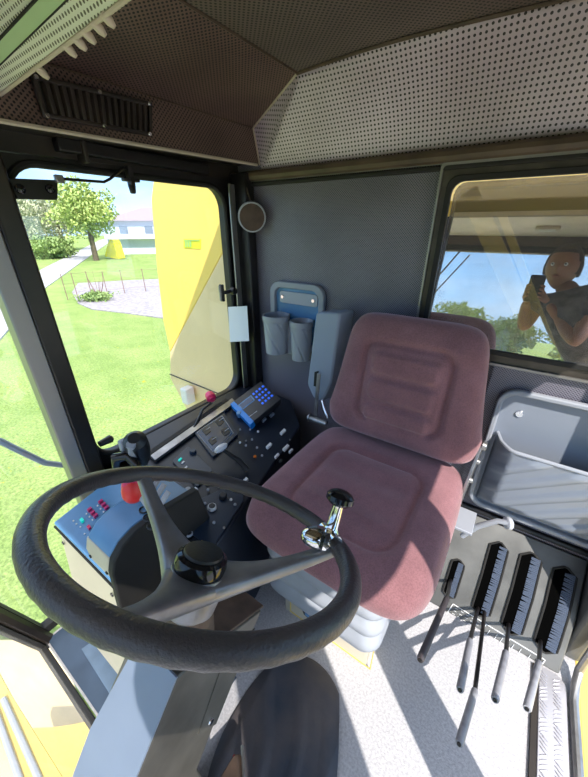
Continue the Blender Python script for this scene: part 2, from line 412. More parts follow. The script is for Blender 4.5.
S('wall_front',MB().prism([(-1.12,-.31,1.50),(.48,-.31,1.50),(.48,-.31,1.74),(-1.12,-.31,1.74)],(0,-.05,0)),'trimb')
S('trim_7',MB().tube([(-.962,-.30,1.476),(-.962,.4,1.494),(-.962,1.15,1.512)],.005,6),'beige')
# creases
S('trim_8',MB().tube([(-.70,-.3,1.699),(-.70,1.035,1.699)],.0035,6),'trimb')
S('trim_18',MB().tube([(-.973,-.35,1.604),(-.973,1.15,1.626)],.002,6),'trimb')
S('trim_9',MB().tube([(-.70,1.033,1.697),(-.972,1.150,1.626),(-.96,1.165,1.513)],.0035,6),'beige')
S('trim_10',MB().tube([(-.70+1.16*i/20,1.033-.02*math.sin(i/20*PI*2.2),1.697) for i in range(21)],.004,6),'trimb')
# rear header rolls
mb=MB(); mb.tube([(-1.07,1.150,1.478),(.45,1.150,1.478)],.018,10); S('trim_11',mb,'trimb')
mb=MB(); mb.box((-.31,1.158,1.450),(1.50,.022,.012)); S('trim_12',mb,'rubber',bev=.003)
mb=MB(); mb.box((-.31,1.150,1.4605),(1.50,.006,.004)); S('trim_13',mb,'alu')
# baseboard / lower perforated band at rear right
S('wall_rear',MB().prism([(-.02,1.158,.30),(.42,1.158,.30),(.42,1.158,.93),(-.02,1.158,.93)],(0,.02,0)),'pvcw')
mb=MB(); mb.tube([(-.2,1.155,.325),(.42,1.155,.325)],.012,8); S('baseboard_rear',mb,'blackm')
# ---- rear window 4 (glass leans back at the top)
def gl(x,z,off=0): return V((x,1.150+(z-.95)*math.tan(math.radians(6.6))+off,z))
wi=rr(.66,.46,.03,4,.085,1.185)
w4=MB().ring([(x,1.168,z) for x,z in rr(.74,.56,.012,4,.085,1.185)],[(x,1.168,z) for x,z in wi],(0,-.014,0)).build('window_4','frameg',kind='structure',bev=.003)
mb=MB(); mb.ring([(x,1.153,z) for x,z in rr(.735,.555,.010,4,.085,1.185)],[(x,1.153,z) for x,z in rr(.722,.54,.010,4,.085,1.185)],(0,-.008,0)); mb.build('window_frame','alu',w4)
mb=MB(); mb.ring([(x,1.158,z) for x,z in rr(.69,.49,.03,4,.085,1.185)],[(x,1.158,z) for x,z in wi],(0,-.010,0)); mb.build('window_seal','rubber',w4,bev=.002)
mb=MB(); mb.prism([gl(x,z,.006) for x,z in rr(.665,.465,.03,4,.085,1.185)],(0,.005,0)); mb.build('window_pane','glassr',w4)
# ================================================================== OUTSIDE
GZ=-2.0
def gnoise(u,v):
    x=-120+200*u; y=-70+200*v; return (x,y,GZ)
S('ground',MB().prism([(-160,-120,GZ),(120,-120,GZ),(120,160,GZ),(-160,160,GZ)],(0,0,-.3)),'grass')
def gp(u,v,z=GZ): return ax(u,v,'z',z)
def road(pts,name,m,z): S(name,MB().prism([gp(*p,z=GZ+z) for p in pts],(0,0,-.06)),m)
road([(-40,345),(40,270),(100,240),(118,236),(108,243),(46,287),(-30,372)],'road','road',.05)
S('bounce_yard',MB().prism([(-1.0,-9,GZ+.03),(14,-9,GZ+.03),(14,7,GZ+.03),(-1.0,7,GZ+.03)],(0,0,-.06)),'road')  # pale ground added to keep green bounce light out of the cab
S('track',MB().prism([(-40,-14,GZ+.03),(40,-14,GZ+.03),(40,-9,GZ+.03),(-40,-9,GZ+.03)],(0,0,-.06)),mat('dirt_track',(.42,.34,.27),.9,var=.2))
# grain tank / machine body beside the window
t=thing('grain_tank_side',(-1.6,1.5,-1.2),'large yellow machine side panel with pale lower fold outside the left window','machine panel')
py=1.45
P=lambda u,v,y=py:ax(u,v,'y',y)
a=[P(150,192),P(158,178),P(190,170),P(236,170),P(236,300),P(222,243),P(171,352),P(168,345),P(158,280)]
# upper bright face
mb=MB(); mb.prism(rpoly([P(151,200),P(154,172),P(240,168),P(240,220),P(170,352),P(163,320),P(157,270)],[.02,.12,0,0,0,0,0]),(0,.55,0)); mb.build('upper_panel','yellow',t,bev=.006)
mb=MB(); mb.prism([P(240,220),P(240,420),P(188,412),P(170,378),P(170,352)],(0,.55,0)); mb.build('lower_panel','yellowd',t,bev=.006)
p=[P(170,374),P(240,402)]
mb=MB(); mb.tube([q+V((0,-.004,0)) for q in p],.004,6); mb.build('panel_seam','blackm',t)
o=P(192.5,243.5); cy=V((0,-.003,0))
mb=MB(); mb.prism([P(184,239)+cy,P(201,239)+cy,P(201,249)+cy,P(184,248)+cy],(0,.002,0)); dk=mb.build('decal','decal',t)
mb=MB()
for u in (186,188.3,190.5): mb.prism([P(u,241)+cy*2,P(u+1.3,241)+cy*2,P(u+1.3,247)+cy*2,P(u,246.6)+cy*2],(0,.001,0))
mb.prism([P(185,240)+cy*2,P(200,240)+cy*2,P(200,240.7)+cy*2,P(185,240.7)+cy*2],(0,.001,0))
mb.build('lettering','decg',dk)
mb=MB(); mb.box(P(194,392)+V((0,-.06,0)),(.07,.08,.13)); mb.build('marker_lamp','lamp',t,bev=.008)
# yellow structure seen through rear window
t=thing('rear_tank_frame',(.1,1.45,.8),'yellow tank frame with diagonal braces behind the rear window glass','machine frame')
mb=MB(); mb.prism([(-.5,1.30,1.375),(-.5,1.62,1.60),(-.5,1.62,1.52),(-.5,1.32,1.33)],(1.3,0,0)); mb.build('top_beam','yellow',t,bev=.004)
def brace(u0,v0,u1,v1,w): 
    a=ax(u0,v0,'y',1.32); b=ax(u1,v1,'y',1.32); d=(b-a).normalized(); s_=d.cross(V((0,1,0)))*w/2
    return MB().prism([a-s_,a+s_,b+s_,b-s_],(0,.03,0))
brace(468,190,556,385,.055).build('brace','yellow',t,bev=.004); brace(496,200,566,385,.022).build('brace','yellow',t,bev=.003)
mb=MB(); mb.box((.15,2.6,.6),(3.2,.05,1.9)); mb.build('back_plate','blackm',t)
# yellow ladder step outside the door
t=thing('access_ladder',(.62,.8,-.3),'yellow perforated access ladder outside the open door','ladder')
mb=MB()
mb.box((.515,.75,-.04),(.12,1.0,.05)); mb.build('side_rail','yellow',t,bev=.006)
mb=MB(); mb.box((.605,.75,-.20),(.02,1.0,.012)); mb.box((.50,.75,-.172),(.012,1.0,.02)); mb.build('lip','yellow',t,bev=.003)
for k in range(5):
    mb=MB(); mb.ring([(.62+x,.42+.17*k+y,-.19) for x,y in rr(.12,.17,.01,4,.06,0)],[(.62+x,.42+.17*k+y,-.19) for x,y in rr(.06,.09,.03,4,.06,0)],(0,0,-.02)); mb.build('step','yellow',t)
mb=MB(); mb.box((.95,.3,-.25),(.62,2.0,.03)); mb.build('platform','yellow',t)
# deck rail with white stripes seen through lower windscreen
t=thing('header_rail',(-1.3,-.4,-1.0),'yellow striped header rail beyond the lower windscreen','machine rail')
def lo(u,v,z=-.9): return ax(u,v,'z',z)
for k,(q,m) in enumerate([(((-4,668),(10,694),(62,777),(62,800),(30,800),(-10,720)),'yellow'),]):
    MB().prism([lo(*p) for p in q],(0,0,-.06)).build('rail_plate',m,t)
for a,b in (((4,700),(44,790)),((-4,712),(24,790))):
    A=lo(*a);B=lo(*b); MB().tube([A+V((0,0,.012)),B+V((0,0,.004))],.013,8).build('pale_tube','lgrey',t)
t2=thing('header_pan',(-1.4,0,-1.6),'dusty yellow header pan seen through the lower windscreen','machine part')
MB().prism([lo(32,728,-1.5),lo(56,727,-1.5),lo(70,725,-1.5),lo(95,720,-1.5),lo(115,800,-1.5),lo(50,800,-1.5)],(0,0,-.05)).build('pan','yellow',t2)
MB().prism([lo(-40,640,-1.7),lo(60,640,-1.7),lo(110,800,-1.7),lo(-30,800,-1.7)],(0,0,-.05)).build('pan_floor','yellowd',t2)
# mirror arm bar
mb=MB(); mb.tube([ax(u,v,'x',-1.35) for u,v in ((-30,432),(0,441),(20,451),(45,463),(62,465),(78,467))]+[V((XW-.04,.33,.53))],.011,8)
tag(mb.build('outer_bar','armg'),'thin grey bent bar outside the front left pane','bar')
# house
hx,hy=gp(120,262).x,gp(120,262).y
def house():
    b=ax(112,250,'z',-1.0); 
    dirv=(V((b.x,b.y,0))).normalized(); 
    dist=58; c=dirv*dist; 
    t=thing('house',(c.x,c.y,GZ),'pale blue-grey farmhouse with low tiled hip roof beyond the lawn','house')
    ang=math.atan2(dirv.y,dirv.x); R_=Matrix.Rotation(ang-PI/2-.25,3,'Z')
    W,Dp,Hh=17,9,4.1
    base=c+R_@V((W/2,0,0))
    f=lambda x,y,z: base+R_@V((x,y,z))+V((0,0,GZ))
    MB().prism([f(-W/2,0,0),f(W/2,0,0),f(W/2,Dp,0),f(-W/2,Dp,0)],(0,0,Hh)).build('wall','housew',t)
    mb=MB(); e=.7; q=[f(-W/2-e,-e,Hh),f(W/2+e,-e,Hh),f(W/2+e,Dp+e,Hh),f(-W/2-e,Dp+e,Hh)]; r1=f(-W/2+4.5,Dp/2,Hh+1.9); r2=f(W/2-4.5,Dp/2,Hh+1.9)
    vs=[mb.b.verts.new(p) for p in q+[r1,r2]]
    for ff in((0,1,5,4),(1,2,5),(2,3,4,5),(3,0,4),(3,2,1,0)): mb.face([vs[i] for i in ff])
    mb.build('roof','roof',t,smooth=False)
    for k in range(4):
        x=-W/2+1.6+k*3.4
        fr=MB().prism([f(x,-.05,2.0),f(x+1.1,-.05,2.0),f(x+1.1,-.05,3.4),f(x,-.05,3.4)],(0,0,0.001)); fr.b.clear()
        mb=MB(); a0=f(x,-.08,2.0); 
        mb.prism([f(x,-.06,2.0),f(x+1.1,-.06,2.0),f(x+1.1,-.06,3.4),f(x,-.06,3.4)],R_@V((0,.05,0))); mb.build('window','hw',t)
    # terrace wall in front
    MB().prism([f(-W/2+1,-5,0),f(W/2,-5,0),f(W/2,-4.8,0),f(-W/2+1,-4.8,0)],(0,0,1.9)).build('terrace_wall','housew',t)
    MB().prism([f(-W/2+1,-6,1.9),f(W/2,-6,1.9),f(W/2,-1,1.9),f(-W/2+1,-1,1.9)],(0,0,.5)).build('terrace_canopy','white',t)
house()
def crown(mb,c,r,n,ls,sq=.8):
    for _ in range(n):
        d=V((random.gauss(0,1),random.gauss(0,1),random.gauss(0,1))).normalized()
        k=.75+.5*noise.noise(d*2.2+V(c)*.3); rad=r*k*(random.random()**.4)
        p=V(c)+V((d.x,d.y,d.z*sq))*rad
        a=V((random.gauss(0,1),random.gauss(0,1),random.gauss(0,1))).normalized(); b=a.orthogonal().normalized(); s_=ls*random.uniform(.6,1.3)
        vs=[mb.b.verts.new(p+a*s_),mb.b.verts.new(p+b*s_*.6),mb.b.verts.new(p-a*s_),mb.b.verts.new(p-b*s_*.6)]; mb.face(vs)
def tree(name,xy,h,r,m,label,cat='tree',n=5200,ls=.3,group=None,trunk=True,sq=.85):
    t=thing(name,(xy[0],xy[1],GZ),label,cat,group)
    if trunk:
        mb=MB(); mb.tube([(xy[0],xy[1],GZ),(xy[0]+.1,xy[1],GZ+h*.35),(xy[0],xy[1]+.1,GZ+h*.6)],[r*.08,r*.06,r*.03],8); mb.build('trunk','wood',t)
    mb=MB(); crown(mb,(xy[0],xy[1],GZ+h-r*sq),r,n,ls*.62,sq); mb.build('foliage',m,t,smooth=False)
def dirp(u,d):   # ground place in the direction of a picture column
    r=ray(u,227); r.z=0; r.normalize(); return (r.x*d,r.y*d)
tree('broadleaf_tree',dirp(88,44),8.2,3.9,'leaf','round yellow-green tree beyond the lawn, beside the house',ls=.28)
tree('broadleaf_tree',dirp(58,66),9.0,5.0,'leafp','pale blossoming tree left of the round green tree',ls=.28)
tree('broadleaf_tree',dirp(30,76),9.0,5,'leafp','pale tree furthest left beyond the window pillar',ls=.28)
tree('broadleaf_tree',dirp(5,60),8.5,4.6,'leafp','pale tree half hidden behind the dark pillar',ls=.28)
tree('hedge_bush',dirp(44,50),2.6,3.0,'leafd','low dark hedge clump under the pale trees','bush',ls=.25,trunk=False,sq=.5)
# in front of the windscreen (seen mirrored in the rear window)
for i,(x,y,h,r,m,l) in enumerate([(-9,-30,6.2,3.2,'leafp','pale bushy tree mirrored in the rear window, left'),(-4.2,-31,5.2,2.8,'leaf','greener tree mirrored in the rear window beside the pale one'),
    (0,-34,4.6,2.6,'leafd','dark low tree mirrored in the rear window behind the person'),(-15,-38,4.6,3,'leafd','distant tree mirrored at the left edge of the rear window'),(5,-34,5,2.8,'leaf','tree mirrored at the right of the rear window')]):
    tree('broadleaf_tree',(x,y),h,r,m,l,ls=.26,n=4200)
# fence around the gravel bed
gb=[(72,292),(78,283),(100,282),(130,280),(158,279),(230,281),(230,320),(165,318),(120,312),(92,309),(78,303)]
road(gb,'gravel_bed','gravel',.04)
fp=[gp(68,300),gp(78,298),gp(92,296),gp(108,296),gp(125,294),gp(146,292),gp(168,292)]
t=thing('wire_fence',tuple(fp[2]),'thin rusty wire fence with posts at the gravel bed','fence')
for p in fp:
    MB().tube([p,p+V((0,0,1.25))],.02,6).build('post','rust',t)
mb=MB()
for z in (.3,.75,1.2): mb.tube([p+V((0,0,z)) for p in fp],.006,5)
mb.build('wire','rust',t)
q=gp(100,300)
t=thing('shrub',tuple(q),'bare brown-stemmed shrub with green base beside the gravel bed','shrub')
mb=MB()
for k in range(9):
    a=random.uniform(0,2*PI); mb.tube([q,q+V((math.cos(a)*.25,math.sin(a)*.25,.6)),q+V((math.cos(a)*.4,math.sin(a)*.4,random.uniform(.9,1.4)))],[.02,.012,.005],5)
mb.build('stems','rust',t)
mb=MB(); crown(mb,tuple(q+V((.1,-.2,.2))),1.0,900,.07,.35); mb.build('leaves','leafd',t,smooth=False)
q=gp(113,259); 
tag(MB().prism(rpoly([q+V((-1.7,0,.2)),q+V((1.3,0,.0)),q+V((.9,0,2.0)),q+V((.2,0,2.1)),q+V((-.8,0,1.2))],.3),(0,.8,0)).build('yellow_tarp',mat('tarp_yellow',(.9,.75,.0),.5)),'bright yellow covered object standing by the road beyond the fence','cover')
# ================================================================== STEERING
n=V((-.0119,.5055,.8627)).normalized(); WC=V((-.2915,.2085,.9045)); e1=(V((1,0,0))-n*n.x).normalized(); e2=n.cross(e1); WR=.2105
t=thing('steering_wheel',tuple(WC),'large black three-spoke steering wheel with chrome spinner knob in the foreground','steering wheel')
mb=MB()
def wrim(u,v):
    a=2*PI*u; b=2*PI*v; k=1+.0*math.sin(40*a); c=WC+(e1*math.cos(a)+e2*math.sin(a))*WR
    rr_=.0145+.0006*math.cos(48*a)*max(0,-math.sin(b))
    return c+(e1*math.cos(a)+e2*math.sin(a))*rr_*math.cos(b)+n*rr_*math.sin(b)*.95
g=[]
NU,NV=288,20
g=[[mb.b.verts.new(wrim(i/NU,j/NV)) for j in range(NV)] for i in range(NU)]
for i in range(NU):
    for j in range(NV): mb.face([g[i][j],g[(i+1)%NU][j],g[(i+1)%NU][(j+1)%NV],g[i][(j+1)%NV]])
mb.build('rim','rim',t)
HB=WC-n*.072
for a in (math.radians(172),math.radians(48),math.radians(-70)):
    d=e1*math.cos(a)+e2*math.sin(a); s_=n.cross(d)
    def sp(u,v,d=d,s_=s_):
        w=(.028*(1-v)+.012) if v<.25 else .019-.004*v
        w=.032*(1-v)**3+.0115; th=.010+.006*(1-v)
        c=HB+d*(.02+(WR-.022)*v)+n*(.070*v**1.5-.004)
        b=2*PI*u; cc,ss=math.cos(b),math.sin(b)
        f=lambda q:math.copysign(abs(q)**.6,q)
        return c+s_*w*f(cc)+n*th*f(ss)
    mb=MB(); mb.grid(sp,20,16,closed_u=True); mb.build('spoke','spoke',t)
mb=MB(); mb.lathe(HB,n,[(-.055,.028),(-.045,.038),(-.02,.042),(.006,.042),(.012,.039)],36); mb.build('hub','spoke',t)
mb=MB(); mb.lathe(HB+n*.010,n,[(0,.037),(.012,.0385),(.020,.0365),(.024,.031)],36); hc=mb.build('hub_cap','gloss',t)
mb=MB(); mb.lathe(HB+n*.034,n,[(0,.029),(.0035,.028),(.0045,.022),(.0045,.001)],36); mb.build('cap_disc','black',hc)
# spinner knob
a=math.radians(50); d=e1*math.cos(a)+e2*math.sin(a); kp=WC+d*(WR-.014)
mb=MB(); mb.lathe(kp+n*.012,n,[(0,.017),(.006,.016),(.012,.012),(.016,.0105),(.050,.0095),(.055,.012)],24); sk=mb.build('spinner_stem','chrome',t)
mb=MB(); mb.lathe(kp+n*.064,n,[(0,.008),(.002,.017),(.008,.0235),(.016,.0235),(.022,.018),(.026,.009),(.027,.001)],28); mb.build('spinner_knob','gloss',sk)
mb=MB()
R3=Matrix((e1,e2,n)).transposed()
mb.ball(kp-d*.018+n*.006,.026,20,12,sc=(1.25,.85,.7),rot=R3@Matrix.Rotation(a,3,'Z'))
mb.tube([kp+n.cross(d)*(.02*s-.0)+n*.012-d*.0 for s in (-1.2,-.6,.6,1.2)],.011,12)
mb.lathe(kp-d*.02-n.cross(d)*.022+n*.0,n,[(0,.007),(.028,.007)],6)
mb.build('spinner_clamp','chrome',t)
# column
t=thing('steering_column',(-.37,.06,0),'grey angular steering column housing rising from the floor beneath the steering wheel','steering column')
x0,x1=-.440,-.317
prof=[(.33,.50),(.215,.40),(.10,.27),(.12,0),(.045,0),(-.065,.40),(.005,.495),(.115,.622),(.17,.595)]
mb=MB(); mb.prism([(x0,y,z) for y,z in prof],(x1-x0,0,0)); mb.build('housing','colside',t,bev=.004)
mb=MB(); u_=V((0,-.755,.655))
mb.prism([V((x0-.002,-.064,.40))+u_*.001,V((x1+.001,-.064,.40))+u_*.001,V((x1+.001,.005,.495))+u_*.001,V((x1+.001,.117,.624))+u_*.001,V((x0+.02,.117,.624))+u_*.001,V((x0-.002,.005,.495))+u_*.001],u_*.004); mb.build('front_cover','columnm',t)
mb=MB(); mb.prism([(x0,.335,.503),(x1,.335,.503),(x1,.172,.600),(x0,.172,.600)],(0,.002,.006)); mb.build('top_cover','colbrown',t,bev=.002)
mb=MB(); mb.prism([(x1,y,z) for y,z in ((.30,.475),(.215,.392),(.16,.335),(.12,.39),(.20,.50))],(.0025,0,0)); mb.build('access_plate','colside',t,label='thin access plate with screw on the column side')
mb=MB(); mb.lathe((x1+.003,.15,.375),(1,0,0),[(0,.007),(.003,.006)],12); mb.build('screw','chrome',t)
mb=MB(); A=HB-n*.04; B=V((-.365,.17,.585))
pts=[A.lerp(B,k/14) for k in range(15)]; mb.tube(pts,[.030+.004*(k%2)+.0012*k for k in range(15)],20); mb.build('boot','colbrown',t,label='brown ribbed rubber boot under the hub')
# pedals
t=thing('pedal',(-.27,.12,0),'worn brown foot pedal with red edge beside the steering column','pedal')
mb=MB(); mb.prism(rpoly([(-.305,.19,.13),(-.215,.12,.16),(-.20,.0,.20),(-.29,.0,.20)],.02),(0.005,.01,-.018)); mb.build('pad','colbrown',t,bev=.003)
mb=MB(); mb.tube([(-.30,.205,.12),(-.215,.125,.155),(-.19,.02,.19)],.004,6); mb.build('edge_strip','steel',t)
mb=MB(); mb.tube([(-.27,.12,.13),(-.29,.10,.07),(-.30,.06,.0)],.012,8); mb.build('pedal_arm','steel',t)
mb=MB(); mb.tube([(-.312,.185,.09),(-.300,.172,.10),(-.29,.165,.09)],[.004,.007,.004],8); mb.build('red_catch','red',t,label='small red catch')
# crumpled mat, with the footwell shadow put into its dark colour
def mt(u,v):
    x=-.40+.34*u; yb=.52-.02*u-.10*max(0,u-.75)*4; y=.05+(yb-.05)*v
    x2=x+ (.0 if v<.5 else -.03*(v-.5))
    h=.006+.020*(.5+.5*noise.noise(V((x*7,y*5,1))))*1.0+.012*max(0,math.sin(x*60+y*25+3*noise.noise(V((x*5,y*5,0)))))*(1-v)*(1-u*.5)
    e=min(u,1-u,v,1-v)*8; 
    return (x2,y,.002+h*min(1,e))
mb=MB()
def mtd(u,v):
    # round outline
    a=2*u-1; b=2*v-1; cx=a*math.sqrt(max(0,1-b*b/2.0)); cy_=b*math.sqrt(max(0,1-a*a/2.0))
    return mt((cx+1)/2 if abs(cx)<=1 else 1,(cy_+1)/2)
mb.grid(mtd,60,60); tag(mb.build('shadow_dark_floor_mat','mat',solid=.003),'crumpled floor mat in the footwell beside the steering column, shadow put into its dark colour','mat')
t=thing('footwell_cover',(-.85,.2,0),'flat grey cover plate on the floor in the front left corner','cover plate')
MB().prism([(-1.07,.032,.001),(-.45,.032,.001),(-.45,.33,.001),(-1.06,.33,.001)],(0,0,.004)).build('base_plate',mat('dark_blue_grey_mat',(.05,.08,.13),.5,var=.3),t,bev=.001)
MB().prism([(-.94,.085,.005),(-.62,.07,.005),(-.56,.28,.005),(-.90,.28,.005)],(0,0,.005)).build('plate',mat('blue_grey_plate',(.13,.19,.27),.5,var=.2,scale=20),t,bev=.002)
# ================================================================== SIDE CONSOLE
CN=V((.111,0,1)); CDD=.111*(-.55)+.52
def cp(u,v,h=0): return onp(u,v,CN,CDD+h)
CNn=CN.normalized()
t=thing('side_console',(-.8,.7,0),'long black control console crowded with switches between seat and left window','control console')
in0=V((-.60,.20,0)); top=[cp(143,498),cp(206,566),cp(247,505),cp(303,428),cp(264,384),cp(232,398),cp(150,455)]
zz=[V((p.x,p.y,0)) for p in top]
mb=MB(); pts=[V((XW+.01,.40)+(0,)),]
conout=[(XW+.005,.448),(-.594,.448),(-.594,.31),(-.505,.31),(-.55,.52),(-.655,1.0),(-.80,1.14),(XW+.005,1.14)]
def cz(x): return CDD-.111*x
mb=MB(); bot=[mb.b.verts.new((x,y,.02)) for x,y in conout]; tp=[mb.b.verts.new((x,y,cz(x)-.002)) for x,y in conout]
mb.face(bot[::-1]); mb.face(tp)
for i in range(8): mb.face([bot[i],bot[(i+1)%8],tp[(i+1)%8],tp[i]])
mb.build('body','console',t,bev=.006)
# raised panels
def cpan(q,name,m,h=.004,th=.004,par=t,bev=.001,r=0,h0=0,**k):
    pts=[cp(u,v,h+h0) for u,v in q]
    if r: pts=rpoly(pts,r)
    return MB().prism(pts,-CNn*th).build(name,m,par,bev=bev,**k)
cpan([(172,461),(188,446),(213,470),(197,487)],'lamp_switch_panel','console2',.006,.008,r=.01)
cpan([(193,431),(223,411),(238,434),(213,457)],'gauge_panel','console2',.008,.010,r=.008)
cpan([(196,432),(222,415),(234,433),(213,452)],'gauge_bezel','grey',.009,.002,r=.006)
gpn=cpan([(197,432),(222,416),(233,433),(213,451)],'gauge_face','lcd',.0105,.002,r=.006)
for u,v in ((206,430),(219,421),(212,440),(225,431)):
    cpan([(u-4,v),(u+1,v-4),(u+5,v+1),(u,v+5)],'gauge_dial','black',.0125,.002,par=gpn,bev=0)
    p=cp(u,v,.014); q=cp(u+4,v-3,.014); MB().tube([p,q],.0012,5).build('needle','white',gpn)
cpan([(150,455),(232,398),(236,402),(155,460)],'sill_rail','steel',.014,.012)
cpan([(147,452),(226,398),(229,400),(150,455)],'sill_seal','rubber',.016,.02)
cpan([(165,470),(200,500),(180,540),(150,512)],'front_panel','console2',.003,.004)
cpan([(202,498),(240,480),(244,500),(212,548),(186,530)],'middle_panel','console2',.003,.004)
def knob(u,v,r,h,m,name='knob',cap=None,seg=16):
    p=cp(u,v,.004); k=MB().lathe(p,CNn,[(0,r),(h*.8,r*.92),(h,r*.75)],seg).build(name,m,t)
    if cap: MB().lathe(p+CNn*h,CNn,[(0,r*.7),(.0015,r*.65)],seg).build('knob_cap',cap,k)
def rocker(u,v,m,w=3.2,name='rocker_switch',h=.010):
    cpan([(u-w*.9,v+w*.35),(u+w*.3,v-w*.8),(u+w*.9,v-w*.35),(u-w*.3,v+w*.8)],name,m,h,.01,bev=.001)
knob(193,453,.013,.014,'console2'); knob(212,508,.014,.010,'white',cap='black'); knob(188,490,.009,.008,'grey')
knob(178,524,.011,.006,'grey',cap='black'); knob(189,534,.011,.006,'grey',cap='black'); knob(223,497,.013,.012,'black'); knob(281,462,.008,.01,'black')
rocker(194,490,'white',4.5); rocker(203,476,'white',2.6); rocker(283,431,'white',3.6); rocker(269,445,'white',3.6); rocker(286,447,'white',4)
rocker(277,455,'white',3); rocker(264,419,'grey',2.8); rocker(272,414,'grey',2.8); rocker(245,480,'white',4); rocker(183,462,'white',2)
rocker(180,459,'teal',2.4,'indicator_lamp'); rocker(186,467,'white',2,'indicator_lamp'); rocker(190,527,'teal',1.6,'indicator_lamp')
rocker(291,450,'white',2.6)
cpan([(176,538),(190,524),(192,526),(178,540)],'slider_scale','grey',.005,.003,bev=0)
cpan([(188,551),(202,540),(205,544),(190,556)],'yellow_label','yel',.005,.002,bev=0,label='yellow label')
for u,v in ((257,448),(252,440),(246,446),(240,443),(262,456),(240,430),(236,460),(205,504),(203,510),(196,502),(214,523),(208,490),(219,487),(235,505),(231,500),(250,430),(258,432)):
    k=random.random(); knob(u,v,.0045,.006,'grey' if k<.6 else 'white','push_button',seg=8)
knob(255,457,.006,.006,'orange','warning_lamp'); knob(207,483,.006,.004,'grey','push_button')
for u,v in ((224,528),(246,441),(290,440)): knob(u,v,.004,.004,'steel','screw',seg=8)
# black gate lever with white top
t2=thing('throttle_lever',tuple(cp(243,468)),'black lever with pale blue-white flat knob on the console','lever')
a=cp(247,470,.01); b=cp(232,456,.045); c=cp(221,448,.07)
MB().tube([a,a.lerp(b,.5)+V((0,0,.012)),b,c],[.010,.009,.008,.006],10).build('lever_arm','black',t2)
MB().ball(c,.024,16,10,sc=(.55,1.25,.5)).build('lever_knob','white',t2,label='pale rounded knob')
# red knob lever at the window
t2=thing('red_knob_lever',tuple(cp(196,425)),'thin black lever with red knob by the window sill','lever')
a=cp(194,428,.01); b=cp(203,409,.035); c=cp(211,403,.04)
MB().tube([a,b,c],.005,8).build('lever_arm','black',t2)
MB().lathe(cp(209,394,.05),(cp(217,408,.05)-cp(209,394,.05)),[(0,.010),(.006,.020),(.022,.023),(.040,.021),(.052,.010)],16).build('lever_knob','pink',t2,label='shiny red knob')
# keypad terminal
t2=thing('keypad_terminal',tuple(cp(255,405)),'black tilted keypad terminal with blue keys and bright blue end strip, console rear end','terminal')
KN=V((.05,-.35,1)).normalized(); kc=cp(255,404,.055); kd=KN.dot(kc)
def kp_(u,v,h=0): return onp(u,v,KN,kd+h)
MB().prism(rpoly([kp_(230,404),kp_(261,381),kp_(281,399),kp_(250,424)],.004),-KN*.028).build('casing','black',t2,bev=.002)
MB().prism([kp_(230,404,.001),kp_(234,401,.001),kp_(254,421,.001),kp_(250,425,.001)],-KN*.031).build('end_strip','bblue',t2,bev=.002,label='bright blue end strip')
MB().prism([kp_(238,405,.001),kp_(251,395,.001),kp_(255,400,.001),kp_(242,410,.001)],-KN*.002).build('screen_bezel','bluegrey',t2)
MB().prism([kp_(239.5,405,.002),kp_(250.5,396.5,.002),kp_(253.5,400,.002),kp_(242.5,408.5,.002)],-KN*.002).build('screen','lcd',t2)
for i in range(4):
    for j in range(4):
        u=253.5+i*3.1+j*3.0; v=393.6-i*2.5+j*3.1
        MB().prism([kp_(u-1.5,v+.2,.0025),kp_(u+.1,v-1.1,.0025),kp_(u+1.5,v+.1,.0025),kp_(u-.1,v+1.4,.0025)],-KN*.003).build('key','key',t2)
for (a,b) in (((249,417),(252.5,414.3)),((253.2,413.8),(257,411))):
    A=kp_(*a,.001);B=kp_(*b,.001); MB().tube([A,B],.0011,4).build('logo_print','white',t2)
MB().lathe(kp_(240,416,-.02),KN,[(0,.012),(.02,.012),(.024,.009)],16).build('bracket_knob','bluegrey',t2)
# control box at the front end of the console
t=thing('front_control_box',(-.78,.25,0),'cream fronted control box with blue top panel of small red switches, front console end','control box')
X0=-.915
mb=MB(); mb.prism([(X0,.162,.545),(X0,.165,.10),(-.615,.135,.10),(-.615,.162,.545)],(0,.015,0)); mb.b.free(); mb=MB()
mb.prism([(X0,.160,.548),(X0,.110,.08),(X0,.30,.08),(X0,.40,.548)],(.30,0,0)); mb.build('lower_cover','cream',t,bev=.004)
mb=MB(); mb.prism([(X0-.005,.155,.552),(-.61,.155,.552),(-.61,.40,.552),(-.97,.41,.552),(-.955,.30,.552)],(0,0,.010)); tp_=mb.build('top_panel','bluegrey',t,bev=.003)
mb=MB(); mb.tube([(X0-.003,.153,.549),(-.612,.153,.549)],.003,6); mb.build('seam','rubber',t)
hp=[(.158,.42),(.160,.60),(.170,.632),(.195,.655),(.23,.667),(.30,.668),(.40,.655),(.42,.56),(.40,.42)]
mb=MB(); mb.prism([(-.722,y,z) for y,z in [(.163,.562),(.160,.60),(.170,.632),(.195,.655),(.23,.667),(.30,.668),(.40,.645),(.40,.562)]],(.10,0,0)); mb.build('rounded_cover','bluegrey',t,bev=.004)
mb=MB(); mb.prism([(-.722,y,z) for y,z in [(.159,.553),(.157,.60),(.166,.628),(.172,.628),(.172,.553)]],(.10,0,0)); mb.build('cover_front','cream',t,bev=.002)
mb=MB(); mb.prism([(-.622,y,z) for y,z in [(.120,.08),(.148,.50),(.156,.60),(.167,.632),(.193,.656),(.23,.669),(.30,.670),(.41,.655),(.44,.50),(.44,.08)]],(.022,0,0)); mb.build('end_plate','rubber',t,bev=.004,label='black rounded end plate')
def tp2(u,v): return ax(u,v,'z',.5625)
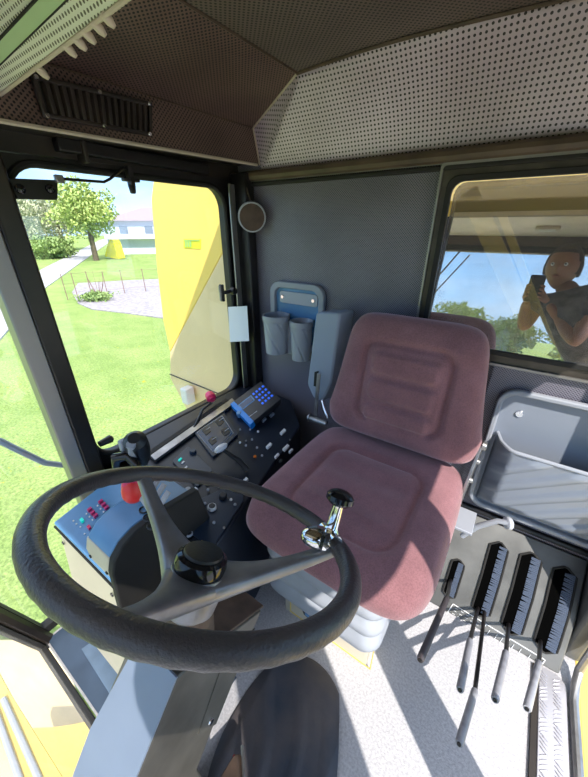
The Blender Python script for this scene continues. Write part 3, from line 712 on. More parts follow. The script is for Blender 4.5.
for u,v in ((101,503),(104,506),(107,509),(90,511),(93,514),(96,517)):
    MB().prism([tp2(u-2.6,v+.6),tp2(u+1.2,v-2.4),tp2(u+2.6,v-1.2),tp2(u-1.2,v+1.8)],(0,0,.008)).build('switch','magenta',t,label='small purple-red switch')
    MB().prism([tp2(u-4.5,v+3),tp2(u-3.2,v+2),tp2(u-2.4,v+3),tp2(u-3.6,v+4)],(0,0,.001)).build('label_mark','lab',t)
u,v=82,521; MB().prism([tp2(u-2,v),tp2(u+.5,v-2.2),tp2(u+2.6,v+.2),tp2(u,v+2.6)],(0,0,.006)).build('switch','teal',t,label='small teal switch')
u,v=89,528; MB().prism([tp2(u-2,v),tp2(u+.5,v-2.2),tp2(u+2.6,v+.2),tp2(u,v+2.6)],(0,0,.006)).build('switch','pink',t,label='small pale red switch')
for u,v in ((73,521),(76,524),(80,527),(84,534),(88,537)): MB().prism([tp2(u-.6,v),tp2(u+.8,v-1),tp2(u+1.6,v),tp2(u,v+1)],(0,0,.001)).build('label_mark','lab',t)
for y,x in ((.16,-.895),(.16,-.64)):
    for z in (.50,.30): MB().lathe((x,.157-(.548-z)*.107,z),(0,-1,0),[(0,.006),(.003,.005)],10).build('screw','blackm',t)
for z in(.58,): 
    for x in(-.710,-.635): MB().lathe((x,.157,z),(0,-1,0),[(0,.005),(.003,.004)],10).build('screw','blackm',t)
# multifunction joystick group
def lev(name,pts,rads,kn,kr,ksc,m,label,kl=None,extra=None,base='black'):
    tt=thing(name,tuple(pts[0]),label,'lever')
    MB().tube(pts,rads,10).build('lever_arm',base,tt)
    if kn is not None: MB().ball(kn,kr,18,12,sc=ksc).build('lever_knob',m,tt,label=kl)
    return tt
# three grey cables/levers behind wheel with pink-red big knob
b0=ax(158,522,'z',.66); k0=ax(134,490,'z',.75)
t2=lev('red_grip_lever',[b0,b0.lerp(k0,.5)+V((0,0,.02)),k0],[.008,.008,.007],k0,.030,(.72,.95,1.15),'red','grey lever with large red and magenta grip beside the spoke','large red grip',base='lgrey')
MB().ball(k0+V((-.004,.004,.012)),.0285,18,12,sc=(.74,.97,.95)).build('grip_cap','pink',t2)
for k,(u,v) in enumerate(((150,508),(154,516),(158,524))):
    a=ax(u,v,'z',.668); b=ax(u+1,v-18,'z',.72)
    tag(MB().tube([a,a.lerp(b,.5)+V((0,-.01,.01)),b+V((0,.03,.02))],.0065,8).build('control_cable','lgrey'),('grey control cable rising behind the spoke, '+('farthest from the camera','in the middle','nearest the camera')[k]+' of three'),'cable','control cables behind the steering spoke')
    c=ax(u-6,v+2,'z',.669); tag(MB().tube([c+V((.012*math.cos(q),.010*math.sin(q),.001)) for q in [2*PI*i/12 for i in range(12)]],.0022,6,closed=True).build('slot_ring','black'),'thin black slot ring on the blue cover, '+('topmost','middle','lowest')[k]+' of three','ring','slot rings on the blue cover')
# black joystick grip + hooked black grip
jb=cp(150,478); jt=ax(134,438,'z',.80)
t2=thing('joystick',tuple(jb),'black and grey multifunction joystick standing behind the wheel rim','joystick')
d=(jt-jb).normalized()
MB().tube([jb,jb.lerp(jt,.3),jb.lerp(jt,.55)],[.012,.010,.014],12).build('stalk','lgrey',t2)
MB().tube([jb.lerp(jt,.45),jb.lerp(jt,.6),jb.lerp(jt,.8),jb.lerp(jt,.95),jt],[.014,.026,.032,.030,.016],18).build('grip','black',t2)
side=V((.5,-.75,.2)).normalized()
MB().tube([jb.lerp(jt,.5)+side*.014,jb.lerp(jt,.75)+side*.024,jb.lerp(jt,.95)+side*.022],[.008,.016,.012],14).build('grip_face','grey',t2)
MB().box(jb.lerp(jt,.86)-RT*.034,(.02,.025,.035)).build('thumb_button','grey',t2,bev=.005)
hb=cp(146,490); h1=ax(138,466,'z',.72); h2=ax(128,455,'z',.745); h3=ax(116,458,'z',.74); h4=ax(116,466,'z',.71)
t2=thing('hooked_lever',tuple(hb),'black hooked hand lever left of the joystick','lever')
MB().tube([hb,h1],.009,10).build('lever_arm','black',t2)
MB().tube([h1,h2,h3,h4],[.012,.015,.015,.010],12).build('hook_grip','gloss',t2)
# ================================================================== SEAT
SX=-.262
t=thing('operator_seat',(SX,.75,0),'dusty rose fabric operator seat on grey suspension bellows','seat')
def sdrr(x,y,hw,hh,r):
    qx=abs(x)-hw+r; qy=abs(y)-hh+r
    return math.hypot(max(qx,0),max(qy,0))+min(max(qx,qy),0)-r
def groove(s,w): return math.exp(-(s/w)**2)
def pad(wf,y0,y1,topf,th,to3,nu=72,nv=72,k=7):
    """closed cushion: wf(v) half width, rounded outline; to3(x,y,h)"""
    mb=MB(); 
    def pt(u,v,side):
        a=2*u-1; b=2*v-1
        # squircle mapping
        m_=max(abs(a),abs(b)); g_=m_/((abs(a)**k+abs(b)**k)**(1/k)) if m_>0 else 1; A=a*g_; B=b*g_
        vv=(B+1)/2; y=y0+(y1-y0)*vv; x=A*wf(vv)
        m=max(abs(a),abs(b)); dome=(1-m**7)**.5 if m<1 else 0
        h=(topf(x,y,vv)*dome if side else -th*(1-m**5)**.5 if m<1 else 0)
        return to3(x,y,h)
    g1=[[mb.b.verts.new(V(pt(i/nu,j/nv,1))) for j in range(nv+1)] for i in range(nu+1)]
    for i in range(nu):
        for j in range(nv): mb.face([g1[i][j],g1[i+1][j],g1[i+1][j+1],g1[i][j+1]])
    g2=[[g1[i][j] if i in(0,nu) or j in(0,nv) else mb.b.verts.new(V(pt(i/nu,j/nv,0))) for j in range(nv+1)] for i in range(nu+1)]
    for i in range(nu):
        for j in range(nv): mb.face([g2[i][j+1],g2[i+1][j+1],g2[i+1][j],g2[i][j]])
    return mb
def ctop(x,y,v):
    h=.058+.018*min(1,(abs(x)/.25)**3)-.004
    yy=y-.72
    h-=.013*groove(sdrr(x,yy,.155,.17,.06),.012)
    h+=.006*(sdrr(x,yy-.02,.13,.13,.05)<0)*(.5+.5*math.cos((yy)*58))
    h+=.012*max(0,min(1,(.52-y)/.1))*0
    return h
cush=pad(lambda v:.268-.012*max(0,v-.6),.450,1.05,ctop,.055,lambda x,y,h:(SX+x,y,.545+h-.02*max(0,(.54-y)/.1)**1.5+.01*max(0,(.9-y))),k=6)
cush.build('cushion','rose',t,ang=80)
def bw(v): # v 0 bottom..1 top
    return .262 if v<.22 else .262-.056*((v-.22)/.78)**.75
def btop(x,y,v):
    h=.050+.012*min(1,(abs(x)/.22)**3)
    h-=.014*groove(sdrr(x,y-.215,.135,.135,.04),.010)
    for cy_ in (.285,.195,.105): 
        s=sdrr(x,y-cy_,.105,.034,.02); h+=.014/(1+math.exp(s/.0025))
    h+=.004*math.exp(-((y-.36)/.03)**2)
    return h
ta=math.radians(9)
def b3(x,y,h): return (SX+.012+x, .985+y*math.sin(ta)-h*math.cos(ta), .612+y*math.cos(ta)+h*math.sin(ta))
bk=pad(bw,0,.44,btop,.05,b3); bk.build('backrest','rose',t,ang=80)
mb=MB(); mb.prism([b3(x,y,-.045) for x,y in rr(.40,.36,.06,6,0,.20)],(0,.025,0)); mb.build('back_shell','black',t,bev=.004)
# seat pan, bellows, base
mb=MB(); mb.prism([(x,y,.475) for x,y in rr(.44,.46,.05,6,SX,.75)],(0,0,.04)); mb.build('seat_pan','blackm',t)
bx,by=-.285,.748
mb=MB(); loops=[]
zs=[]
for i in range(25):
    f_=i/24; z=.185+.27*f_; r_=.018*abs(math.sin(f_*PI*3.5)); zs.append((z,r_))
L_=[[mb.b.verts.new((x,y,z)) for x,y in rr(.365+2*r_,.42+2*r_,.05,6,bx,by)] for z,r_ in zs]
for A,B in zip(L_,L_[1:]):
    for k in range(len(A)): mb.face([A[k],A[(k+1)%len(A)],B[(k+1)%len(A)],B[k]])
mb.face(L_[0][::-1]); mb.face(L_[-1]); mb.build('bellows','bellow',t,ang=50)
mb=MB(); mb.prism([(x,y,.0) for x,y in rr(.33,.36,.01,2,bx,.77)],(0,0,.19)); mb.build('base_box','cream',t,bev=.003)
mb=MB(); mb.prism([(x,y,.178) for x,y in rr(.37,.44,.04,6,bx,.755)],(0,0,.018)); mb.build('base_plate','grey',t,bev=.003)
mb=MB()
yb=.589
for (a,b) in (((-.105,yb,.165),(-.105,yb,.01)),((-.42,yb,.012),(-.105,yb,.012)),((-.42,yb,.165),(-.42,yb,.012))): mb.tube([a,b],.002,5)
mb.build('edge_line','yel',t,label='thin yellow outline on the base front')
mb=MB(); mb.lathe((-.335,.590,.11),(0,-1,0),[(0,.020),(.006,.026),(.018,.026),(.022,.020)],8); kn=mb.build('weight_knob','black',t)
mb=MB(); mb.lathe((-.335,.567,.11),(0,-1,0),[(0,.009),(.003,.008)],12); mb.build('knob_cap','bluegrey',kn)
mb=MB(); mb.lathe((-.47,.62,.33),(-.2,-1,0),[(0,.026),(.03,.026),(.036,.02)],18); mb.build('side_knob','lgrey',t)
# armrest folded up at the left
ar=[ax(u,v,'y',1.03) for u,v in ((316,312),(340,313),(331,383),(322,402),(313,398),(307,384))]
mb=MB(); mb.prism(rpoly(ar,.012),(0.022,.075,0)); arm=mb.build('armrest','armg',t,bev=.008)
mb=MB(); mb.prism([ax(u,v,'y',1.028) for u,v in ((314.5,372),(318.5,371),(317,387),(313.5,386))],(0,.004,0)); mb.build('armrest_slot','rubber',arm)
mb=MB(); a=ax(318,372,'y',1.02); b=ax(316,420,'y',.99)
mb.box(a.lerp(b,.5),(.014,.006,(a-b).length),rot=Matrix.Rotation(.05,3,'Y')); mb.tube([b+V((-.03,0,.0)),b+V((.05,.0,.0))],.013,12)
mb.lathe(b+V((-.028,0,0)),(-1,0,0),[(0,.018),(.008,.016)],14); mb.build('hinge_bracket','steel',t,bev=.001)
mb=MB(); mb.tube([ax(322,400,'y',1.0),ax(324,408,'y',.99),ax(328,418,'y',.98)],.007,8); mb.build('hinge_link','chrome',t)
# recline rail on the right
a=V((.012,1.00,.70)); b=V((-.002,.93,.50)); 
mb=MB(); mb.box(a.lerp(b,.5),(.008,.026,(a-b).length),rot=(a-b).to_track_quat('Z','Y').to_matrix()); mb.lathe(a,(1,0,0),[(0,.016),(.012,.014)],14); mb.lathe(a.lerp(b,.25),(1,0,0),[(0,.010),(.012,.008)],12); mb.lathe(a.lerp(b,.55),(1,0,0),[(0,.010),(.012,.008)],12); mb.build('recline_rail','steel',t,bev=.001)
mb=MB(); mb.tube([ax(u,v,'y',.93) for u,v in ((462,536),(478,526),(498,521),(508,523))],[.008,.009,.008,.008],10); al=mb.build('adjuster_lever','grey',t)
mb=MB(); a=ax(505,523,'y',.93); mb.lathe(a,RT*1.0+V((0,0,-.1)),[(0,.012),(.004,.018),(.014,.019),(.018,.013)],18); mb.build('adjuster_knob','lgrey',al)
mb=MB(); mb.box((-.02,.93,.455),(.15,.10,.010)); mb.build('slide_bracket','grey',t,bev=.002)
# ================================================================== HYDRAULIC LEVER CONSOLE
t=thing('lever_console',(.2,1.02,0),'grey sloped lever console with four black brush slots on the floor behind right','lever console')
LX0,LX1=-.03,.405
pr=[(.925,0),(1.02,.165),(1.155,.30),(1.155,0)]
MB().prism([(LX0,y,z) for y,z in pr],(LX1-LX0,0,0)).build('housing','levc',t,bev=.006)
sl=(V((0,.095,.165))).normalized(); nl=V((0,-sl.z,sl.y)); s2=V((0,.135,.135)).normalized(); n2=V((0,-s2.z,s2.y))
def slot(xc,wd,lo_,hi_):
    # follows the bend
    base=V((xc,.925,0)); knee=V((xc,1.02,.165))
    h=wd/2
    def path(d):
        L1=(knee-base).length
        return (base+sl*d,nl) if d<=L1 else (knee+s2*(d-L1),n2)
    mb=MB(); N_=14; row=[]
    mb2=MB()
    def P_(d,x,off): p,nn=path(d); return p+V((x,0,0))+nn*off
    ds=[lo_+(hi_-lo_)*k/N_ for k in range(N_+1)]
    def hw(k): 
        e=min(k,N_-k)/N_*((hi_-lo_)); return h*min(1,math.sqrt(max(0,1-(1-min(1,e/h))**2))+.02)
    # rim ridge
    loop=[P_(d,hw(k)+.004,.004) for k,d in enumerate(ds)]+[P_(d,-hw(k)-.004,.004) for k,d in reversed(list(enumerate(ds)))]
    mb.tube(loop,.0035,6,closed=True); mb.build('slot_rim','rubber',t)
    g=[[mb2.b.verts.new(P_(d,x*hw(k),.0035)) for x in (-1,-.5,0,.5,1)] for k,d in enumerate(ds)]
    for k in range(N_):
        for j in range(4): mb2.face([g[k][j],g[k][j+1],g[k+1][j+1],g[k+1][j]])
    mb2.build('slot_opening','hole',t)
    mb3=MB()
    for k in range(44):
        d=lo_+h*.6+(hi_-lo_-h*1.2)*k/43
        for sgn in(1,):
            p,nn=path(d); q=p+V((sgn*h*.98,0,0))+nn*.006; q2=p+V((sgn*h*.02,0,0))+nn*(.005)+sl*random.uniform(-.004,.004)
            mb3.tube([q,q2],[.0042,.0022],4,cap=False)
    mb3.build('brush','brush',t)
slot(.052,.036,.055,.20); slot(.160,.050,.05,.32); slot(.256,.054,.045,.33); slot(.352,.056,.045,.33)
# printed diagram
def lp(u,v,o=.0015): 
    r=onp(u,v,nl,nl.dot(V((0,.925,0)))+o); return r
def strip(p,q,w=.0016): return (lp(*p),lp(*q),w)
mb=MB()
A=(453,604);B=(545,660);C=(538,670);D_=(447,613)
def li(p,q,f): return (p[0]+(q[0]-p[0])*f,p[1]+(q[1]-p[1])*f)
lines=[(A,B),(B,C),(C,D_),(D_,A)]+[(li(A,B,f),li(D_,C,f)) for f in(.36,.62)]
for p,q in lines: mb.tube([lp(*p),lp(*q)],.0019,4)
for k in range(5):
    for j in range(3):
        a=li(li(A,B,.04+.06*k),li(D_,C,.04+.06*k),.2+.28*j); mb.tube([lp(*a),lp(a[0]+2.6,a[1]+1.5)],.001,4)
for f in (.42,.5,.56,.68,.76,.86,.93):
    a=li(li(A,B,f),li(D_,C,f),.25); b=li(li(A,B,f),li(D_,C,f),.75); mb.tube([lp(*a),lp(*b)],.001,4); mb.tube([lp(*b),lp(b[0]+2.5,b[1]+1.4)],.001,4)
mb.build('printed_diagram','lab',t,label='white printed lever diagram')
def hlev(p0,p1,p2,m,label,r=.0088,mr='steel'):
    tt=thing('hydraulic_lever',tuple(p0),label,'lever','hydraulic levers')
    p0,p1,p2=V(p0),V(p1),V(p2)
    MB().tube([p0,p1],.006,8).build('lever_rod','blackm',tt)
    d=(p2-p1).normalized(); L_=(p2-p1).length
    g=MB().lathe(p1,d,[(0,r*.8),(.004,r),(L_-.006,r*1.05),(L_,r*.85)],14).build('grip',m,tt)
    MB().lathe(p2,d,[(-.001,r*.55),(.002,r*.5)],12).build('grip_end','blackm',g)
def at3(u,v,z): return ax(u,v,'z',z)
hlev((.045,.985,.10),at3(447,598,.24),at3(420,660,.33),'leverd','hydraulic lever with dark ribbed grip nearest the seat')
MB_=MB
hlev((.150,.965,.06),at3(470,640,.20),at3(460,690,.30),'lever','grey hydraulic lever in the second slot from the seat, upper grip')
hlev((.172,.975,.06),at3(475,690,.17),at3(459,744,.25),'lever','long grey hydraulic lever reaching lowest over the floor')
hlev((.246,.965,.06),at3(506,652,.20),at3(495,700,.30),'lever','grey hydraulic lever in the third slot from the seat')
hlev((.338,.965,.06),at3(539,662,.20),at3(527,709,.30),'lever','grey hydraulic lever nearest the door sill')
# ================================================================== DOOR SILL
t=thing('door_sill_plate',(.42,.75,0),'bright diamond tread plate along the door sill','sill plate')
MB().prism(rpoly([(.342,.2,.0),(.415,.2,.0),(.422,.90,.0),(.40,.920,.0),(.350,.920,.0)],.01),(0,0,.006)).build('plate','diamond',t,bev=.002)
mb=MB()
for i in range(60):
    y=.24+i*.0112; k=(i//4)%2
    for x in (.362,.396):
        kk=(k+(x>.38))%2; a=.6 if kk else -.6
        mb.ball((x,y,.007),.013,8,6,sc=(1,.16,.16),rot=Matrix.Rotation(a,3,'Z'))
mb.build('tread_bars','diamond',t)
mb=MB(); mb.tube([(.437,.2,.01),(.437,.86,.01),(.440,.91,.02),(.446,.95,.04),(.455,.975,.12),(.46,.98,.3)],.012,10); S('door_1',mb,'steel')
mb=MB(); mb.prism([(.325,.2,.0),(.342,.2,.0),(.346,.915,.0),(.333,.915,.0)],(0,0,.008)); S('trim_14',mb,'pillar')
# ================================================================== WALL THINGS
# storage box at rear right
t=thing('storage_pocket',(.25,1.14,.36),'grey moulded storage pocket with ribbed diagonal front on the rear wall','storage pocket')
bo=rr(.50,.485,.055,7,.265,.605); bi=rr(.465,.45,.04,7,.265,.605)
yb=1.152
MB().ring([(x,yb,z) for x,z in bo],[(x,yb,z) for x,z in bi],(0,-.022,0)).build('frame','grey',t,bev=.005)
MB().prism([(x,yb,z) for x,z in bi],(0,-.004,0)).build('back_panel','pocketm',t)
M['pocketin']=mat('dark_blue_grey_plastic',(.16,.19,.24),.4)
def pk(u,v):
    x=.045+.44*u; z=.395+.285*v; bulge=.045+.05*v
    e=min(1,min(u,1-u)*9)**.5; e2=min(1,v*6)**.6
    rib=.009*max(0,min(1,(math.sin((-x*.83+z)*75)-.1)*3))*max(0,min(1,(1-v)*12))
    return (x,yb-.006-(bulge+rib)*e*e2,z)
mb=MB(); mb.grid(pk,60,50); mb.build('pocket','pocketm',t,solid=.004,ang=60)
mb=MB(); mb.tube([pk(k/30,1) for k in range(31)],.006,8); mb.build('pocket_lip','grey',t)
mb=MB(); mb.lathe((.085,yb-.004,.765),(0,-1,0),[(0,.012),(.004,.010)],16); mb.build('screw','chrome',t)
# cup holder on rear wall
t=thing('cup_holder',(-.8,1.15,.75),'grey double cup holder with slanting grooves on the rear wall','cup holder')
y0=1.166
MB().ring([(x,y0,z) for x,z in rr(.27,.28,.05,7,-.78,.955)],[(x,y0,z) for x,z in rr(.22,.23,.035,7,-.78,.955)],(0,-.022,0)).build('frame','grey',t,bev=.004)
MB().prism([(x,y0,z) for x,z in rr(.23,.24,.03,5,-.78,.955)],(0,-.004,0)).build('back_plate','bluegrey',t)
MB().prism([(x,y0-.004,z) for x,z in rr(.19,.05,.012,5,-.775,1.03)],(0,-.006,0)).build('screw_plate','lgrey',t,bev=.002)
for x in (-.855,-.70): MB().lathe((x,y0-.01,1.03),(0,-1,0),[(0,.009),(.003,.007)],14).build('screw','chrome',t)
def cup(cx,cy_,r,z0,z1):
    mb=MB(); seg=40
    def f(u,v):
        a=2*PI*u; z=z0+(z1-z0)*v; rr_=r*(.86+.14*v)
        g=-.0055*max(0,1-abs(((a*5/(2*PI)+ v*1.3)%1)-.5)*9)
        if v>.86: rr_+=.003; g=0
        return (cx+(rr_+g)*math.cos(a),cy_+(rr_+g)*math.sin(a),z)
    mb.grid(f,120,40,closed_u=True)
    mb.lathe((cx,cy_,z0),(0,0,1),[(0,r*.85),(.003,r*.85)],40)
    mb.lathe((cx,cy_,z1),(0,0,1),[(-.10,r*.9),(0,r*.93),(.002,r*.98),(0,r*1.02)],40,cap=False)
    return mb
cup(-.845,1.095,.056,.80,.965).build('cup','grey',t,ang=50)
cup(-.722,1.105,.046,.79,.955).build('cup','grey',t,ang=50)
MB().box((-.785,1.135,.87),(.03,.05,.15)).build('web','grey',t,bev=.004)
# round speaker / lamp at the corner post
t=thing('round_work_light',(-1.0,1.12,1.33),'small round grey lamp hanging at the dark corner post','lamp')
c=ax(252,217,'y',1.12)
mb=MB(); d=(CAM-c+V((-.0,0,-.15))).normalized()
mb.lathe(c,d,[(-.03,.034),(-.02,.050),(.0,.056),(.018,.054)],28); mb.build('shell','lgrey',t)
mb=MB(); mb.lathe(c+d*.016,d,[(0,.050),(.004,.048),(.005,.034),(.007,.014),(.008,.001)],28); mb.build('lens','colbrown',t)
mb=MB(); mb.tube([c+V((0,0,.045)),c+V((-.02,0,.10)),ax(233,172,'y',1.12)],.003,6); mb.build('cable','trimb',t)
mb=MB(); a=ax(238,237,'y',1.13); mb.box(a+V((.02,0,0)),(.07,.02,.005)); mb.build('bracket','beige',t)
# paper
a=[ax(u,v,'y',1.06) for u,v in ((228,307),(247,306),(249,341),(230,342))]
tag(MB().prism(a,(0,.001,0)).build('paper_note','paper'),'small white paper note hanging on the dark corner post','paper')
# window latch
t=thing('window_latch',(XW+.02,1.0,.93),'small black window latch on the corner post side','latch')
p=ax(222,293,'x',XW+.03)
mb=MB(); mb.box(p,(.02,.012,.07)); mb.box(p+V((0,.03,.0)),(.015,.06,.014)); mb.lathe(p+V((0,.06,0)),(1,0,0),[(0,.018),(.02,.015)],12); mb.build('handle','blackm',t,bev=.003)
mb=MB(); mb.tube([p+V((.0,-.01,.03)),p+V((0,-.008,-.03))],.006,6); mb.build('pin','steel',t)
# pillar knob
p=ax(108,440,'x',XW+.03); tag(MB().lathe(p+V((0,-.03,0)),(0,1,0),[(0,.010),(.02,.012),(.04,.014),(.046,.008)],14).build('pillar_knob','black'),'small black knob sticking out of the dark pillar','knob')
# pull mirror plate and rod
t=thing('mirror_bracket',(XW+.03,.42,1.37),'black flat bracket with two round studs at the top of the pillar','bracket')
q=[ax(u,v,'x',XW+.035) for u,v in ((8,178),(58,180),(58,200),(18,199))]
MB().prism(rpoly(q,.005),(-.02,0,0)).build('plate','blackm',t,bev=.002)
for u in (20,50): MB().lathe(ax(u,189,'x',XW+.036),(1,0,0),[(0,.011),(.006,.010),(.008,.006)],14).build('stud','gloss',t)
t=thing('latch_rod',(XW+.04,.6,1.40),'thin black bent rod with clamp along the top of the left window','rod')
MB().tube([ax(u,v,'x',XW+.04) for u,v in ((56,178),(64,179),(104,182),(110,179),(122,169),(130,168))],.0035,8).build('rod','blackm',t)
MB().box(ax(59,179,'x',XW+.04),(.014,.02,.018)).build('rod_end','steel',t,bev=.003)
p=ax(130,176,'x',XW+.04)
mb=MB(); mb.box(p,(.02,.016,.05)); mb.box(p+V((0,0,-.01)),(.02,.05,.01)); mb.lathe(p+V((0,0,-.045)),(0,0,1),[(0,.008),(.02,.011),(.03,.006)],10); mb.build('clamp','blackm',t,bev=.003)
# header rail pieces above window 1
mb=MB(); mb.box((XW+.015,.74,1.487),(.03,.50,.03)); S('trim_15',mb,'blackm',bev=.003)
mb=MB(); mb.box((XW+.015,.55,1.478),(.05,.012,.05)); S('trim_16',mb,'pillar',bev=.003)
# vent grille
t=thing('air_vent_grille',(-.96,.58,1.55),'dark rectangular air vent grille with slots on the side headliner','air vent')
def vq(u,v,o=0): return ax(u,v,'x',-.966+o)
a,b,c_,d_=vq(28,74),vq(150,103),vq(150,137),vq(42,118)
W_=lambda s,r,o=0: (a.lerp(b,s)).lerp(d_.lerp(c_,s),r)+V((o,0,0))
def wl(s,r,o=0): return W_(s,r,o)
MB().ring([wl(0,0),wl(1,0),wl(1,1),wl(0,1)],[wl(.035,.12),wl(.965,.12),wl(.965,.88),wl(.035,.88)],(.012,0,0)).build('frame','pillar',t,bev=.002)
for k in range(15):
    s=.06+k*.0595; MB().prism([wl(s,.12,.002),wl(s+.03,.12,.002),wl(s+.03,.88,.002),wl(s,.88,.002)],(.010,.006,0)).build('slat','pillar',t,bev=.001)
MB().prism([wl(.03,.1,.0),wl(.97,.1,.0),wl(.97,.9,.0),wl(.03,.9,.0)],(.001,0,0)).build('backing','rubber',t)
for s,r in ((.03,.06),(.5,.06),(.97,.06),(.03,.94),(.5,.94),(.97,.94)): MB().lathe(wl(s,r,.012),(1,0,0),[(0,.005),(.002,.004)],10).build('screw','chrome',t)
# overhead front unit with perforated and green bands
t=thing('overhead_headliner_panel',(-.5,.35,1.53),'pale perforated overhead panel with green band hanging top left','headliner panel')
ON=V((0,1,.45)).normalized(); OD=ON.dot(V((0,.37,1.53)))
def oz(u,v,o=0): return onp(u,v,ON,OD-o)
def oband(p,q,r,s_,name,m,o=0,th=.015): return MB().prism([oz(*p,o),oz(*q,o),oz(*r,o),oz(*s_,o)],ON*th).build(name,m,t,uvf=((1,0,0),(0,-.41,.91)))
oband((-60,140),(130,-4),(71,-4),(-60,123),'perforated_edge','pvcl')
oband((-60,122),(69,-4),(39,-4),(-60,103),'green_band','greenb',.002)
oband((-60,103),(39,-4),(-30,-14),(-60,20),'perforated_band','pvcl',-.002)
mb=MB(); mb.tube([oz(-60,103,.002),oz(39,-4,.002)],.0022,6); mb.build('dark_seam','rubber',t)
mb=MB(); mb.tube([oz(-60,123),oz(71,-4)],.0014,6); mb.build('seam','rubber',t)
mb=MB(); mb.tube([oz(-60,141),oz(130,-4)],.003,8); mb.build('edge_bead','beige',t)
for (u,v) in ((42,72),(69,49),(79,42),(88,35),(98,27),(107,18)):
    p=oz(u,v,-.004); d=(V((.25,.5,-.55))).normalized()
    MB().lathe(p-d*.006,d,[(0,.0065),(.010,.006),(.017,.003)],12).build('retaining_peg','beige',t)
# front headliner and lamp (seen in the rear window)
S('ceiling',MB().prism([(-1.05,-.31,1.60),(.44,-.31,1.60),(.44,.05,1.62),(-1.05,.05,1.62)],(0,0,.03)),mat('front_headliner',(.82,.72,.62),.7,var=.2,scale=5))
t=thing('ceiling_lamp',(.0,-.1,1.6),'small rounded ceiling lamp seen mirrored in the rear window','lamp')
mb=MB(); mb.prism([(x,y,1.612) for x,y in rr(.12,.045,.02,5,.02,-.12)],(0,0,-.018)); mb.build('base','beige',t,bev=.004)
mb=MB(); mb.prism([(x,y,1.594) for x,y in rr(.08,.028,.012,5,.02,-.12)],(0,0,-.006)); mb.build('diffuser','lamp',t)
# wiper
t=thing('windscreen_wiper',(-.5,-.4,1.5),'thin black windscreen wiper mirrored in the rear window','wiper')
MB().tube([(-.45,wy(1.5)-.04,1.5),(-.75,wy(.95)-.04,.95)],.006,6).build('wiper_arm','blackm',t)
MB().tube([(-.38,wy(1.48)-.045,1.48),(-.70,wy(.93)-.04,.93)],.005,6).build('wiper_blade','rubber',t)
# ================================================================== PERSON (photographer at the open door)
def skin_body(name,verts,edges,rad,m,parent,root=0,sub=2,**k):
    me=D.meshes.new(name); w=WL[parent.name] if parent else V((0,0,0)); me.from_pydata([tuple(V(v)-w) for v in verts],edges,[]); 
    o=D.objects.new(name,me); COL.objects.link(o)
    if parent: o.parent=parent
    WL[o.name]=w
    sm=o.modifiers.new('skin','SKIN'); sm.use_smooth_shade=True
    for i,r in enumerate(rad):
        sv=me.skin_vertices[0].data[i]; sv.radius=(r,r) if not isinstance(r,tuple) else r; sv.use_root=(i==root)
    if sub: s_=o.modifiers.new('sub','SUBSURF'); s_.levels=sub; s_.render_levels=sub
    me.materials.append(M[m]); 
    return o
PX,PY=.26,-.24
t=thing('person',(.62,-.1,-.235),'person in a dark patterned top holding up a phone, mirrored in the rear window','person')
DX=-.13
vs=[(.60,-.05,.72),(.55,-.10,.90),(.47,-.16,1.08),(.40,-.20,1.20),(.34,-.215,1.27),   # pelvis..neck base 0-4
    (.30,-.225,1.325),                                                                  # neck 5
    (.22,-.29,1.21),(.14,-.33,1.04),(.04,-.15,1.18),(.03,-.11,1.195),                              # left shoulder.. hand 6-9
    (.47,-.12,1.20),(.42,.02,.99),(.22,-.07,1.12),(.12,-.065,1.195),                               # right 10-13
    (.66,-.40,.66),(.68,-.46,.30),(.70,-.42,-.15),(.70,-.30,-.19),                                   # legs
    (.56,-.28,.66),(.60,-.28,.30),(.64,-.22,-.15),(.62,-.10,-.19)]
ed=[(0,1),(1,2),(2,3),(3,4),(4,5),(3,6),(6,7),(7,8),(8,9),(3,10),(10,11),(11,12),(12,13),(0,14),(14,15),(15,16),(16,17),(0,18),(18,19),(19,20),(20,21)]
ra=[.14,.13,.135,.12,.06,.05,.055,.042,.030,.022,.055,.042,.030,.022,.085,.055,.04,.03,.085,.055,.04,.03]
vs=[(x+(DX if i<6 or i in(6,7,10,11) else 0),y,z) for i,(x,y,z) in enumerate(vs)]
vs=[(x,y+(.06 if i<7 or i in(10,11) else 0),z) for i,(x,y,z) in enumerate(vs)]
vs[0]=(.58,-.30,.74); vs[1]=(.48,-.20,.92); vs[7]=(.05,-.15,1.03); vs[8]=(.03,-.14,1.15); vs[12]=(.20,-.08,1.12); vs[13]=(.13,-.07,1.19); vs[9]=(.025,-.105,1.19)
body=skin_body('body',vs,ed,ra,'skin',t)
# clothing shells
sh=skin_body('top',[vs[i] for i in (0,1,2,3,6,10)]+[V(vs[6]).lerp(V(vs[7]),.55),V(vs[10]).lerp(V(vs[11]),.55),vs[4]],[(0,1),(1,2),(2,3),(3,4),(3,5),(4,6),(5,7),(3,8)],[.18,.17,.175,.165,.085,.085,.066,.066,.10],'shirt',t)
tr=skin_body('trousers',[vs[i] for i in (1,0,14,15,16,18,19,20)],[(0,1),(1,2),(2,3),(3,4),(1,5),(5,6),(6,7)],[.12,.15,.098,.068,.052,.098,.068,.052],'trousers',t,root=1)
